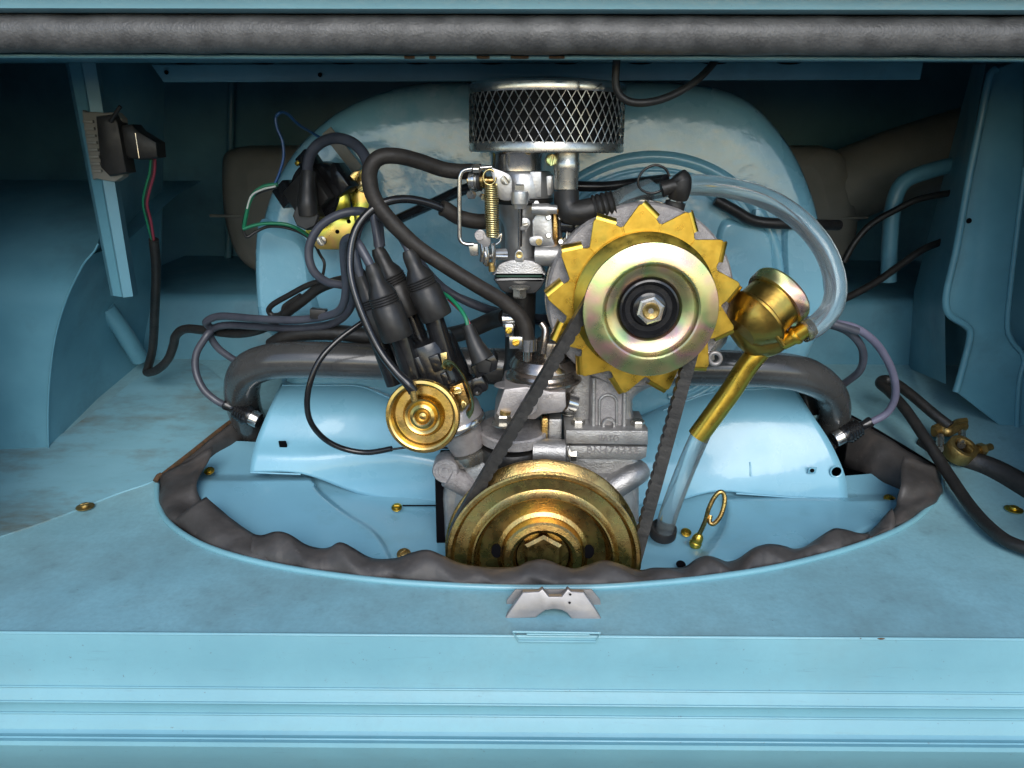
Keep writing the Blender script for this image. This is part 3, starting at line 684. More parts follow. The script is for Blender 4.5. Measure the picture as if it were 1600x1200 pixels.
MB().lathe([(.0066, -.01), (.0066, .002), (.0058, .0028), (.0042, .0028), (.0036, -.003), (0, -.003)], facing(P(951, 663, .042)), 26).build('stand_boss', M_alu, st_, 40)
for a, b_, y in ((903, 664, .046), (996, 665, .046), (890, 640, .075)):
    bolt(st_, 'stand_nut', P(a, b_, y)+V((0, 0, -.003)), (0, -.05, 1), .0066, .0075)
def text(body_, px, py, Y, h, m, parent, name, width=None, track=1.0, depth=.0006, M=None):
    cu = bpy.data.curves.new(name, 'FONT'); cu.body = body_; cu.size = 1.0; cu.extrude = .02; cu.align_x = 'CENTER'; cu.space_character = track; cu.resolution_u = 3
    to = bpy.data.objects.new(name+'_tmp', cu); C.objects.link(to)
    dg = bpy.context.evaluated_depsgraph_get(); me = bpy.data.meshes.new_from_object(to.evaluated_get(dg))
    bpy.data.objects.remove(to)
    sx = h/.70
    xs_ = [v.co.x for v in me.vertices]; wx = max(xs_)-min(xs_)
    fx = width/wx if width else sx
    for v in me.vertices: v.co = V((v.co.x*fx, v.co.y*sx, v.co.z*depth/.02))
    me.name = name
    MM = M if M is not None else facing(P(px, py, Y))
    return finish(me, name, m, parent, None, MM)
text('KATO', 951, 689, .0298, .0062, M_steelw, st_, 'raised_lettering', .018, 1.1, .0011)
text('BN473333', 957, 708, .0313, .0066, M_steelw, st_, 'raised_lettering', .047, 1.1, .0011)

# ================================================================== CRANKSHAFT PULLEY
pc = P(848, 868, 0.0); mp_ = mpp(pc)
cp = thing('crankshaft_pulley', 'large tarnished gold crankshaft pulley half hidden by the rubber seal', 'pulley', pc)
def LP(lst, m): return [(r*m, h) for r, h in lst]
MC = facing(pc)
MB().lathe(LP([(40, -.012), (152, -.012), (154, -.0115), (154, -.0100), (152, -.0085), (134, -.0020), (134, .0030), (149, .0095), (150.5, .011), (150.5, .0125), (148, .0138), (143, .0138), (140, .0120), (137, .0080), (118, .0070), (114, .0085), (110, .012), (107.5, .012), (105, .0105), (102, .0035), (98, -.0005), (88, -.0025), (72, -.0035), (66, -.0015), (63, .0065), (60, .0085), (52, .0095), (47, .0085), (44, .0040), (41, -.004), (40, -.012)], mp_), MC, 110).build('pulley_wheel', M_goldd, cp, 24)
MB().lathe(LP([(40.5, .0005), (37, -.0030), (0, -.0030)], mp_), MC, 40).build('hub_bore', M_goldd, cp, 30)
MB().hexnut(33*mp_, .012, MC @ Matrix.Translation((0, .0062, -.001)) @ Matrix.Rotation(R(30), 4, 'Z')).build('pulley_bolt', M_goldd, cp, 25)
MB().tube([MC @ V((0, 0, -.006)), MC @ V((0, 0, .003))], 24*mp_, 20, 1, curve=False).build('bolt_shank', M_goldd, cp, 60)
for a in (4, 176, 90+180):
    q = MC @ V((72*mp_*math.cos(R(a)), 72*mp_*math.sin(R(a)), -.0028))
    MB().lathe([(.0062, 0), (.0058, .0012), (0, .0012)], frame(q, (0, -1, 0)) @ Matrix.Diagonal((.85, 1.15, 1, 1)), 20).build('pulley_hole', M_dark, cp, 30)

# ================================================================== ALTERNATOR
ap = P(1018, 487, -.018); ma = mpp(ap); MA = facing(V((ap.x, -.0118, ap.z)))
al = thing('alternator', 'cast alternator carrying the gold fan wheel and rainbow sheened pulley', 'alternator', V((ap.x, .04, ap.z)))
MB().lathe([(.0, -.15), (.062, -.15), (.070, -.14), (.070, -.075), (.0815, -.070), (.0825, -.066), (.0825, -.054), (.0805, -.051), (.060, -.049), (.03, -.049)], MA, 80).build('front_bracket', M_aluc, al, 30)
# fan disc + 13 blades
MB().lathe([(.030, -.034), (.0615, -.034), (.0625, -.033), (.0625, -.0322), (.030, -.0322)], MA, 80)
fan = MB().lathe([(.030, -.0345), (.0670, -.0345), (.0672, -.0333), (.030, -.0333)], MA, 80).build('fan_disc', M_gold, al, 30)
kf = .0830/142
def pol(r, a, z): return V((r*kf*math.cos(R(a)), r*kf*math.sin(R(a)), z))
for i in range(13):
    a0 = 95-i*360/13+random.uniform(-.6, .6)
    ZF, ZB = -.0330, -.0342
    o2 = [pol(101, a0+13.4, 0), pol(114, a0+13.7, 0), pol(139.5, a0+1.6, 0), pol(141.5, a0+.2, 0), pol(141.0, a0-.8, 0), pol(121, a0-10.4, 0), pol(116.5, a0-12.2, 0), pol(115, a0-13.6, 0), pol(101, a0-13.4, 0)]
    o2 = [(p.x, p.y) for p in reversed(o2)]
    blade = MB().prism(o2, ZB, ZF, MA, .0004, 1)
    # rolled-back fan vane along one edge
    e0, e1 = pol(141, a0-.6, 0), pol(121, a0-10.2, 0)
    nrm_ = (e1-e0).normalized().cross(V((0, 0, 1))); 
    if nrm_.dot(e0) < 0: nrm_ = -nrm_
    rows = []
    for k in range(6):
        t = k/5*math.pi/2; off = nrm_*(.0048*math.sin(t)); dz = -.0048*(1-math.cos(t))
        rows.append([e0+off+V((0, 0, ZF+dz)), e1+off+V((0, 0, ZF+dz))])
    rows.append([e0+nrm_*.0048+V((0, 0, ZF-.013)), e1+nrm_*.0048+V((0, 0, ZF-.013))])
    blade.grid(rows, MA)
    blade.build('blade', M_gold, fan, 35)
    if i in (1, 5, 9): pass
# pulley: rear flange, groove, front flange
pm = ma
MB().lathe(LP([(20, -.030), (114, -.030), (117, -.029), (117, -.0275), (113, -.0255), (86, -.0155)], pm), MA, 110).build('rear_flange', M_gold, al, 24)
MB().lathe(LP([(84, -.0155), (84, -.010), (104, -.0005), (106.5, .0008), (107, .0018), (106, .0028), (103, .0032), (100, .0036), (90, .0052), (80, .0064), (77, .0064), (74.5, .0054), (72, .0020), (69, .0004), (65, .0000), (58, -.0016), (52, -.0040), (49, -.0070), (48.5, -.013), (20, -.013)], pm), MA, 110).build('pulley', M_goldp, al, 24)
MB().lathe(LP([(87.9, -.0128), (87.9, -.0102)], pm), MA, 40)
hub = MB().lathe(LP([(49, -.0075), (47, -.0035), (44, -.0030), (41, -.0050), (37, -.0080), (30, -.0078), (26, -.0040), (22, -.0030), (0, -.0030)], pm), MA, 60).build('hub_spacer', M_plas, al, 30)
MB().hexnut(22.5*pm, .0065, MA @ Matrix.Translation((0, 0, -.0028)) @ Matrix.Rotation(R(18), 4, 'Z')).build('shaft_nut', M_zinc, al, 25)
MB().lathe(LP([(13.5, -.003), (13.5, .0046), (11.5, .0056), (8, .0050), (4.5, .0040), (3, .001), (0, .001)], pm), MA, 28).build('shaft_end', M_brass, al, 30)
for a, b_ in ((920, 374), (972, 593), (1128, 440)):
    bolt(al, 'bracket_screw', P(a, b_, .050), (0, -1, 0), .0040, .003, M_zinc)
for a, b_ in ((918, 372),): pass
# terminal block and rubber caps on top
MB().box((.030, .02, .010), Matrix.Translation(P(1042, 333, .06)) @ Matrix.Rotation(R(14), 4, 'Y'), .001).build('terminal_block', M_aluc, al)
MB().box((.012, .02, .010), Matrix.Translation(P(1018, 322, .064)) @ Matrix.Rotation(R(14), 4, 'Y'), .001).build('terminal_plug', M_plas, al)
MB().lathe([(.0088, -.002), (.0088, .006), (.006, .0065), (.006, .014), (0, .014)], frame(P(1053, 326, .055), (.2, -.05, 1)), 24).build('terminal_post', M_oldk, al, 30)
MB().lathe([(.0052, 0), (.0052, .008), (0, .008)], frame(P(1056, 315, .052), (.2, -.05, 1)), 6).build('terminal_nut', M_zinc, al, 20)
MB().tube([P(1059, 310, .050), P(1062, 295, .048), P(1062, 282, .048), P(1057, 274, .048)], [.0085, .0098, .0100, .0075], 18, 6).build('terminal_cap', M_rub, al, 60)
MB().tube([P(1058, 290, .046), P(1046, 292, .046), P(1034, 296, .046)], [.0075, .0062, .0070], 16, 6).build('terminal_cap', M_rub, al, 60)
eye = MB().tube([P(1117+9*math.cos(t_*math.pi/8), 560+9*math.sin(t_*math.pi/8), .035) for t_ in range(16)], .0020, 10, 2, True).build('eye_loop', M_steelw, al, 60)
MB().box((.010, .004, .008), Matrix.Translation(P(1108, 556, .04)), .001).build('eye_tab', M_zinc, al)
MB().lathe([(.0826, -.072), (.0834, -.072), (.0834, -.084), (.0826, -.084)], MA, 80).build('clamp_band', M_zinc, al, 30)

# ================================================================== FAN BELT
bl = []
ca, ra = V((MA.translation.x, MA.translation.z)), 94*pm
cb, rb_ = V((MC.translation.x, MC.translation.z)), 149*mp_
YB = -.0004
d = cb-ca; D_ = d.length; base_a = math.atan2(d.y, d.x); off = math.acos((ra-rb_)/D_)
seq = []
NA = 60
aL, aR = base_a-off, base_a+off          # tangent directions
def arc(c, r, s, e, n): return [c+V((math.cos(s+(e-s)*k/n), math.sin(s+(e-s)*k/n)))*r for k in range(n+1)]
tA = arc(ca, ra, aR, aL+2*math.pi, NA)   # round the far side of the alternator pulley
tB = arc(cb, rb_, aL, aR, NA)
seq = tA+tB
# resample evenly
seq.append(seq[0]); cum = [0]
for i in range(1, len(seq)): cum.append(cum[-1]+(seq[i]-seq[i-1]).length)
NB = 900; ev_ = []; k = 1
for i in range(NB):
    s_ = cum[-1]*i/NB
    while cum[k] < s_: k += 1
    u = (s_-cum[k-1])/(cum[k]-cum[k-1]+1e-12); ev_.append(seq[k-1].lerp(seq[k], u))
rows = [[], [], [], []]; teeth = 104
cen = (ca+cb)/2
for i in range(NB):
    t = (ev_[(i+1) % NB]-ev_[i-1]).normalized(); nn = V((-t.y, t.x))
    if nn.dot(ev_[i]-cen) < 0: nn = -nn
    ph = (i/NB*teeth) % 1.0; scal = .0020*math.sqrt(max(0, 1-(2*ph-1)**2))
    o_ = ev_[i]+nn*.0012; i_ = ev_[i]-nn*(.0072+scal)
    rows[0].append(V((o_.x, YB-.0062, o_.y))); rows[1].append(V((i_.x, YB-.0042, i_.y)))
    rows[2].append(V((i_.x, YB+.0042, i_.y))); rows[3].append(V((o_.x, YB+.0062, o_.y)))
rows.append(rows[0])
tag(MB().grid(rows, closed=True).build('fan_belt', M_belt, None, 25), 'black cogged fan belt running between the two gold pulleys', 'belt')

# ================================================================== FUEL PUMP
fpx = thing('fuel_pump', 'grey bronze domed fuel pump crossed by the belt', 'fuel pump', P(850, 690, .07))
pp = P(850, 585, .072); pm2 = mpp(pp); MP = frame(pp, (0, -.06, 1))
MB().lathe([(r*pm2, h*pm2) for r, h in [(30, -52), (40, -30), (50, -16), (57, -8), (60, -4), (60, 0), (58, 3), (54, 5), (52, 9), (53, 14), (55, 17), (54, 20), (50, 26), (46, 31), (20, 35), (0, 35)]], MP, 60).build('pump_dome', M_bronze, fpx, 30)
p2 = P(863, 548, .068)
MB().lathe([(r*pm2, h*pm2) for r, h in [(25, -12), (25, 14), (24, 18), (20, 21), (0, 21)]], frame(p2, (0, -.05, 1)), 40).build('pump_cap', M_bronze, fpx, 30)
MB().tube([P(846, 505, .06), P(852, 515, .058), P(851, 532, .056), P(848, 552, .056)], .0036, 12, 6).build('pump_pipe', M_bronze, fpx, 60)
MB().tube([P(824, 540, .045), P(824, 562, .050)], .0042, 12, 1, curve=False).build('pump_spigot', M_bronze, fpx, 60)
neck = smooth_px([(786, 606), (800, 600), (880, 600), (908, 594), (890, 618), (888, 640), (880, 648), (850, 652), (838, 660), (772, 660), (778, 632)], 4)
L, Mx = sheet([(788, 608), (822, 604), (860, 612), (884, 612), (885, 636), (878, 645), (848, 648), (836, 656), (772, 654)], .034); MB().prism(L, -.06, 0, Mx, .002).build('pump_neck', M_pump, fpx)
MB().lathe([(.012, 0), (.011, .001), (0, .001)], frame(P(792, 602, .05), (0, 0, 1)), 24).build('pump_pad', M_pump, fpx, 30)
pf = P(802, 674, .058)
MB().lathe([(.0335, -.006), (.0335, .003), (.032, .0045), (0, .0045)], frame(pf, (0, -.12, 1)) @ Matrix.Diagonal((1, .9, 1, 1)), 40).build('pump_flange', M_aluc, fpx, 30)
bolt(fpx, 'pump_nut', P(786, 662, .034), (0, -.1, 1), .0072, .0085)
MB().tube([P(788, 652, .034), P(790, 642, .034)], .0050, 12, 1, curve=False).build('pump_stud', M_brass, fpx, 60)
MB().lathe([(.0085, -.003), (.0085, .002), (.0075, .003), (.005, .003), (.0045, .0015), (0, .0015)], facing(P(826, 634, .033)), 24).build('pump_boss', M_pump, fpx, 30)
text('BROSOL', 851, 624, .0338, .0045, M_pump, fpx, 'raised_lettering', .016, 1.0, .0004, facing(P(853, 624, .0338)) @ Matrix.Rotation(R(11), 4, 'Z'))
MB().tube([P(884, 628, .06), P(898, 632, .062)], .010, 14, 1, curve=False).build('pump_side_boss', M_chr, fpx, 60)

# ================================================================== AIR CLEANER
acn = P(853, 238, .095); am = mpp(acn)
ax = thing('air_cleaner', 'round chrome mesh air cleaner on top of the carburetor', 'air filter', acn)
RA = 120*am; HA = P(853, 132, .095).z-acn.z
MX = Matrix.Translation(acn)
MB().lathe([(0, 0), (RA*.97, 0), (RA*1.0, .001), (RA*1.005, .004), (RA*.985, .0085), (RA*.96, .0088), (RA*.96, .006), (0, .006)], MX, 80).build('base_pan', M_zinc, ax, 30)
MB().lathe([(RA*.96, HA-.009), (RA*1.0, HA-.009), (RA*1.006, HA-.006), (RA*1.0, HA-.002), (RA*.97, HA), (RA*.9, HA+.0005), (RA*.6, HA+.003), (0, HA+.003)], MX, 80).build('lid', M_chr, ax, 30)
MB().lathe([(RA*.94, .006), (RA*.94, HA-.006)], MX, 80).build('filter_element', M_filt, ax, 60)
MBm = MB(); NM = 50; z0, z1 = .0075, HA-.008; nzg = 3; pitch = (z1-z0)/nzg
for s in (-1, 1):
    for i in range(NM):
        pts = []
        for k in range(nzg*2+1):
            z = z0+(z1-z0)*k/(nzg*2); a = 2*math.pi*(i+s*k/2+0.0)/NM
            rr = RA*.985+(.0004 if s > 0 else 0)
            pts.append(V((acn.x+rr*math.cos(a), acn.y+rr*math.sin(a), acn.z+z)))
        MBm.tube(pts, .00050, 5, 1, curve=False, cap=False)
mo = MBm.build('wire_mesh', M_mesh, ax, 60); mo['kind'] = 'stuff'
# breather stub
MB().lathe([(.0095, -.031), (.0102, -.030), (.0105, -.016), (.0112, -.013), (.0112, -.008), (.0105, -.006), (.0105, 0)], MX @ Matrix.Translation(V((P(886, 238, .055)-acn).xy.to_3d())) , 32).build('breather_stub', M_zinc, ax, 30)
# ================================================================== BREATHER ELBOW + CLEAR HOSES
be = thing('breather_elbow', 'black rubber breather elbow below the air cleaner', 'elbow', P(890, 330, .05))
MB().tube([P(885, 298, .055), P(886, 318, .054), P(892, 330, .052), P(906, 332, .05), P(925, 328, .05), P(936, 326, .05)], [.0108, .0110, .0112, .0108, .0106, .0106], 22, 6).build('elbow_body', M_rub, be, 60)
q0, q1 = P(928, 328, .05), P(959, 320, .05)
Mq = frame(q0, q1-q0); ln = (q1-q0).length
MB().lathe([(.0105, 0)]+[(.0122+.0010*math.sin(k*2.2), ln*k/12) for k in range(13)]+[(.009, ln)], Mq, 28).build('elbow_cuff', M_rub, be, 40)
def hollow(pts, r, th=.0014, seg=20, sub=8):
    b = MB(); b.tube(pts, r, seg, sub, cap=False); b.tube(pts, r-th, seg, sub, cap=False); return b
o = hollow(path([(950, 322, .05), (985, 306, .065), (1030, 293, .085), (1090, 289, .095), (1150, 296, .095), (1205, 314, .085), (1252, 346, .07), (1288, 390, .055), (1305, 440, .045), (1300, 480, .035), (1276, 508, .026), (1255, 519, .022)]), .0096)
tag(o.build('breather_hose', M_tubec, None, 60), 'clear plastic breather hose arching from the air cleaner to the gold filler', 'hose')
o = hollow(path([(1098, 672, .045), (1080, 712, .045), (1062, 756, .048), (1046, 800, .05), (1038, 828, .055)]), .0092)
tag(o.build('drain_hose', M_tubec, None, 60), 'short clear plastic hose from the gold filler pipe down to the tray', 'hose')
gm = P(1036, 830, .06); tag(MB().lathe([(.0135, -.004), (.0135, .004), (.0120, .0065), (.0090, .0065), (.0085, .002), (0, .002)], frame(gm, (0, -.35, 1)), 32).build('hose_grommet', M_rub, None, 40, None), 'black rubber grommet under the clear drain hose', 'grommet')

# ================================================================== OIL FILLER
of = thing('oil_filler', 'yellow zinc plated oil filler with knurled cap beside the alternator', 'oil filler', P(1090, 680, .045))
oc = P(1192, 487, .035); om = mpp(oc); od = V((.74, .34, .60))
MO = frame(oc, od)
MB().lathe([(r*om, h*om) for r, h in [(0, -52), (26, -50), (36, -42), (44, -30), (50, -20), (53, -17), (53, -13), (49, -11), (46, -8), (45.5, 24)]], MO, 60).build('filler_body', M_goldb, of, 25)
kn = []
NK = 110
capv = MB()
pr_ = [(46, 24), (51, 25), (51.5, 28), (51.5, 44), (49, 48), (42, 50), (0, 50)]
kv = []
for (r, h) in pr_:
    kv.append([V((r*om*(1+(.012 if (i % 2 and 26 < h < 46) else 0))*math.cos(2*math.pi*i/(2*NK)), r*om*(1+(.012 if (i % 2 and 26 < h < 46) else 0))*math.sin(2*math.pi*i/(2*NK)), h*om)) for i in range(2*NK)])
capv.grid(kv, MO, closed=True).build('filler_cap', M_goldp, of, 30)
MB().tube([P(1178, 497, .038), P(1190, 520, .036), P(1202, 540, .036), P(1206, 552, .036)], [.026, .0235, .0185, .010], 28, 8, flat=.7).build('filler_neck', M_goldb, of, 60)
MB().tube([P(1168, 470, .02), P(1198, 505, .012), P(1224, 540, .014)], .0022, 10, 6).build('neck_seam', M_goldb, of, 60)
MB().tube([P(1196, 540, .038), P(1180, 556, .038), P(1162, 580, .040), P(1140, 614, .042), P(1090, 682, .045)], [.0095, .0098, .0098, .0098, .0098], 24, 8).build('filler_pipe', M_gold, of, 60)
MB().tube([P(1222, 536, .032), P(1240, 526, .028), P(1266, 510, .022)], [.0066, .0070, .0072], 20, 6).build('filler_spigot', M_gold, of, 60)
MB().lathe([(.0082, -.002), (.0086, 0), (.0082, .002)], frame(P(1243, 524, .027), P(1266, 510, .022)-P(1240, 526, .028)), 24).build('spigot_bead', M_gold, of, 60)
# dipstick-like pull ring
pr = thing('pull_ring', 'gold wire pull ring standing on the tray', 'ring', P(1085, 850, .06))
MB().tube(path([(1093, 834, .055), (1102, 814, .05), (1107, 796, .048), (1115, 779, .048), (1124, 769, .048), (1131, 772, .048), (1132, 786, .046), (1126, 806, .044), (1116, 818, .044), (1109, 816, .046), (1110, 806, .05)]), .0023, 12, 6).build('ring_wire', M_goldd, pr, 60)
MB().lathe([(.0050, -.006), (.0062, -.004), (.0062, -.001), (.0052, 0), (.0056, .002), (.0050, .006), (.003, .009)], frame(P(1088, 846, .056), (.3, -.1, 1)), 24).build('ring_collar', M_gold, pr, 30)
MB().box((.006, .004, .012), Matrix.Translation(P(1084, 858, .056)), .001).build('ring_tab', M_oldk, pr)

# ================================================================== CARBURETOR
cb_ = thing('carburetor', 'bright cast metal carburetor under the mesh air cleaner', 'carburetor', P(812, 430, .09))
YC = .085
def vlathe(px, prof, Y=YC):      # vertical lathe: (pixel row, pixel radius)
    pts = []
    for yy, r in prof:
        p = P(px, yy, Y); pts.append((r*mpp(p), p.z))
    x = P(px, prof[0][0], Y).x
    return MB().lathe(pts, Matrix.Translation((x, Y, 0)), 44)
vlathe(809, [(268, 40), (266, 43), (242, 43), (238, 45), (236, 30)]).build('throat_collar', M_chr, cb_, 30)
bolt(cb_, 'collar_clamp', P(858, 250, .06), (.5, -1, 0), .005, .008, M_zinc, False)
slot_screw(cb_, 'collar_screw', P(862, 250, .052), (.1, -1, .1), .0050, M_goldp, 1.4)
MB().lathe([(.0236, -.005), (.0236, .005)], Matrix.Translation(P(809, 253, YC)), 44).build('collar_band', M_zinc, cb_, 60)
vlathe(818, [(308, 46), (304, 47), (272, 45), (268, 43), (266, 30)]).build('top_cover', M_carb, cb_, 30)
L, Mx = sheet([(828, 268), (846, 268), (846, 308), (828, 308)], .060); MB().prism(L, -.02, 0, Mx, .001).build('cover_rib', M_carb, cb_)
L, Mx = sheet([(853, 275), (865, 274), (866, 300), (861, 306), (853, 306)], .068); MB().prism(L, -.03, 0, Mx, .0012).build('cover_lug', M_carb, cb_)
L, Mx = sheet(smooth_px([(766, 263), (774, 264), (790, 270), (799, 278), (800, 295), (800, 312), (782, 312), (776, 300), (772, 285)], 3), .050); MB().prism(L, -.0025, 0, Mx, .0006).build('choke_plate', M_carb, cb_)
slot_screw(cb_, 'choke_screw', P(790, 281, .0498), (0, -1, 0), .0043, M_zinc, 2.2)
vlathe(816, [(318, 44), (314, 48), (309, 48)]).build('cover_gasket', M_oldk, cb_, 30)
vlathe(814, [(412, 22), (396, 25), (370, 25), (356, 27), (346, 31), (334, 38), (322, 42), (316, 44), (312, 44)]).build('bowl', M_carb, cb_, 30)
vlathe(816, [(432, 32), (300, 38)], .108).build('throttle_body', M_alu, cb_, 30)
vlathe(812, [(326, 9), (322, 10), (318, 13), (312, 13.5), (302, 13.5), (299, 13), (299, 5)], .042).build('centre_boss', M_carb, cb_, 30)
L, Mx = sheet([(799, 302), (826, 302), (828, 314), (798, 314)], .046); MB().prism(L, -.03, 0, Mx, .0015).build('boss_bridge', M_carb, cb_)
bolt(cb_, 'boss_nut', P(812, 297, .042)+V((0, 0, -.001)), (0, 0, 1), .0044, .005, M_chr, False)
MB().tube([P(812, 324, .046), P(811.5, 345, .052), P(811, 390, .056)], .0012, 8, 1, curve=False).build('vent_pipe', M_chr, cb_, 60)
MB().tube([P(815, 324, .048), P(814.5, 345, .054), P(814, 385, .058)], .0010, 8, 1, curve=False).build('vent_pipe', M_oldk, cb_, 60)
L, Mx = sheet(smooth_px([(812, 342), (824, 341), (829, 349), (824, 358), (812, 359)], 3), .054); MB().prism(L, -.02, 0, Mx, .0008).build('jet_lug', M_carb, cb_)
slot_screw(cb_, 'jet_screw', P(821, 350, .0535), (0, -1, 0), .0026, M_zinc, .3)
L, Mx = sheet(smooth_px([(805, 408), (805, 396), (811, 390), (818, 396), (818, 409)], 3), .055); MB().prism(L, -.02, 0, Mx, .0008).build('base_lug', M_carb, cb_)
MB().lathe([(.0032, 0), (.003, .001), (.0018, .001), (0, .0006)], facing(P(811.5, 398, .0548)), 18).build('base_plug', M_spring, cb_, 30)
# accelerator pump side
L, Mx = sheet([(831, 345), (846, 322), (862, 322), (864, 372), (868, 384), (836, 384), (832, 372)], .058); MB().prism(L, -.05, 0, Mx, .002).build('pump_housing', M_carb, cb_)
L, Mx = sheet([(864, 326), (871, 327), (872, 386), (864, 386)], .060); MB().prism(L, -.045, 0, Mx, .0008).build('pump_diaphragm', M_goldd, cb_)
L, Mx = sheet([(872, 330), (879, 334), (879, 384), (872, 386)], .061); MB().prism(L, -.04, 0, Mx, .0015).build('pump_cover', M_oldk, cb_)
MB().lathe([(.0065, 0), (.0065, .010), (.005, .012), (0, .012)], frame(P(878, 352, .062), (1, -.2, 0)), 20).build('pump_knob', M_plas, cb_, 30)
L, Mx = sheet(smooth_px([(828, 371), (846, 370), (850, 377), (845, 384), (830, 383)], 3), .0555); MB().prism(L, -.01, 0, Mx, .0008).build('pump_lug', M_carb, cb_)
MB().lathe([(.0030, 0), (.0028, .0012), (0, .0012)], facing(P(842, 378, .0552)), 18).build('pump_plug', M_spring, cb_, 30)
MB().lathe([(.0050, -.010), (.0050, .004), (.0040, .006), (.0040, .012), (0, .012)], frame(P(850, 327, .052), (1, -.2, 0)), 20).build('idle_solenoid', M_carb, cb_, 30)
bolt(cb_, 'solenoid_nut', P(863, 328, .052), (1, -.1, 0), .0044, .006, M_goldd, False)
MB().tube([P(886, 362, .058), P(886, 390, .058), P(876, 390, .058)], .0012, 8, 1, curve=False).build('pump_lever', M_chr, cb_, 60)
MB().tube([P(876, 372, .056), P(880, 384, .056)], .0020, 8, 1, curve=False).build('pump_pin', M_spring, cb_, 60)
MB().lathe([(.0098, -.012), (.0098, .008), (.0090, .0095), (0, .0095)], frame(P(858, 399, .062), (1, -.15, 0)), 26).build('throttle_boss', M_carb, cb_, 30)
MB().tube([P(873, 396, .058), P(873, 416, .058), P(866, 418, .058)], .0013, 8, 1, curve=False).build('throttle_link', M_chr, cb_, 60)
for k, (a, b_, m_) in enumerate(((838, 318, M_carb), (857, 340, M_zinc), (857, 368, M_zinc), (876, 340, M_zinc), (876, 378, M_zinc))):
    bolt(cb_, 'carb_screw', P(a, b_, .0555), (0, -1, .2), .0026, .0022, m_, False)
# base flange and gasket
fb = [(773, 425), (780, 413), (798, 406), (826, 406), (843, 413), (850, 425), (848, 430.5), (775, 430.5)]
L, Mx = sheet(smooth_px(fb, 3), .056); MB().prism(L, -.06, 0, Mx, .0018, 3).build('base_flange', M_alu, cb_)
L, Mx = sheet([(775, 430.5), (847, 430.5), (846, 433), (776, 433)], .055); MB().prism(L, -.06, 0, Mx, .0003).build('base_gasket', M_gask, cb_)
# choke linkage on the left
MB().tube(path([(768, 261, .05), (745, 263, .048), (726, 266, .048), (720, 273, .048), (718, 290, .048), (718, 360, .048), (719, 374, .048), (726, 381, .048), (740, 382, .048)]), .0019, 10, 6).build('choke_rod', M_chr, cb_, 60)
for k, (a, r, m_) in enumerate(((737, .0078, M_zinc), (742, .0090, M_chr), (746, .0075, M_zinc), (750, .0088, M_oldk), (755, .0070, M_goldd))):
    MB().lathe([(r, -.0012), (r, .0012), (r*.8, .0016), (0, .0016)], frame(P(a, 282, .056), (1, -.25, 0)), 24).build('choke_washer', m_, cb_, 30)
MB().tube([P(730, 282, .057), P(775, 282, .056)], .0035, 12, 1, curve=False).build('choke_shaft', M_goldd, cb_, 60)
bolt(cb_, 'choke_nut', P(740, 304, .05), (-.6, -.8, 0), .0040, .005, M_chr, False)
bolt(cb_, 'choke_nut', P(753, 306, .05), (.3, -.9, -.3), .0026, .004, M_chr, False)
bolt(cb_, 'choke_nut', P(744, 268, .05), (0, -.5, 1), .0050, .004, M_zinc, False)
# return spring
sp = []; s0, s1 = P(767, 288, .043), P(770, 370, .043); turns = 24
axs = (s1-s0); ex = V((1, 0, 0)); ey = V((0, 1, 0))
for k in range(turns*14+1):
    t = k/(turns*14); a = 2*math.pi*turns*t; rr = .0056*(1-.15*abs(2*t-1)**4)
    sp.append(s0+axs*t+ex*rr*math.cos(a)+ey*rr*math.sin(a))
MB().tube(sp, .00078, 6, 1, curve=False).build('return_spring', M_spring, cb_, 60)
MB().tube([P(767+10*math.cos(t_*.42)-2, 277+12*math.sin(t_*.42), .043) for t_ in range(14)], .0009, 8, 2).build('spring_eye', M_spring, cb_, 60)
MB().tube(path([(770, 370, .043), (778, 372, .042), (783, 365, .042), (782, 376, .042), (775, 382, .042)]), .0010, 8, 4).build('spring_hook', M_chr, cb_, 60)
L, Mx = sheet(smooth_px([(741, 366), (748, 359), (756, 361), (760, 368), (766, 372), (766, 382), (759, 388), (752, 382), (746, 378)], 3), .044); MB().prism(L, -.0018, 0, Mx, .0005).build('throttle_lever', M_steelw, cb_)
MB().lathe([(.0040, 0), (.0038, .0014), (.0, .0014)], facing(P(749, 368, .0438)), 18).build('lever_pivot', M_pump, cb_, 30)
for a, b0, b1 in ((752, 382, 408), (770, 380, 420), (760, 386, 415), (757, 394, 412)):
    MB().tube([P(a, b0, .046), P(a+2, (b0+b1)/2, .045), P(a, b1, .046)], .0019, 8, 4, flat=1.5).build('linkage_arm', M_chr, cb_, 60)
L, Mx = sheet([(731, 381), (747, 381), (747, 400), (735, 400)], .047); MB().prism(L, -.008, 0, Mx, .001).build('linkage_block', M_zinc, cb_)
MB().tube([P(760, 400, .05), P(792, 401, .055)], .0030, 12, 1, curve=False).build('throttle_shaft', M_chr, cb_, 60)
MB().tube([P(766, 396, .052), P(790, 396, .058)], .0045, 12, 1, curve=False).build('throttle_shaft', M_carb, cb_, 60)
MB().tube([P(768, 410, .045), P(769, 424, .045)], .0030, 8, 1, curve=False).build('linkage_tip', M_brass, cb_, 60)

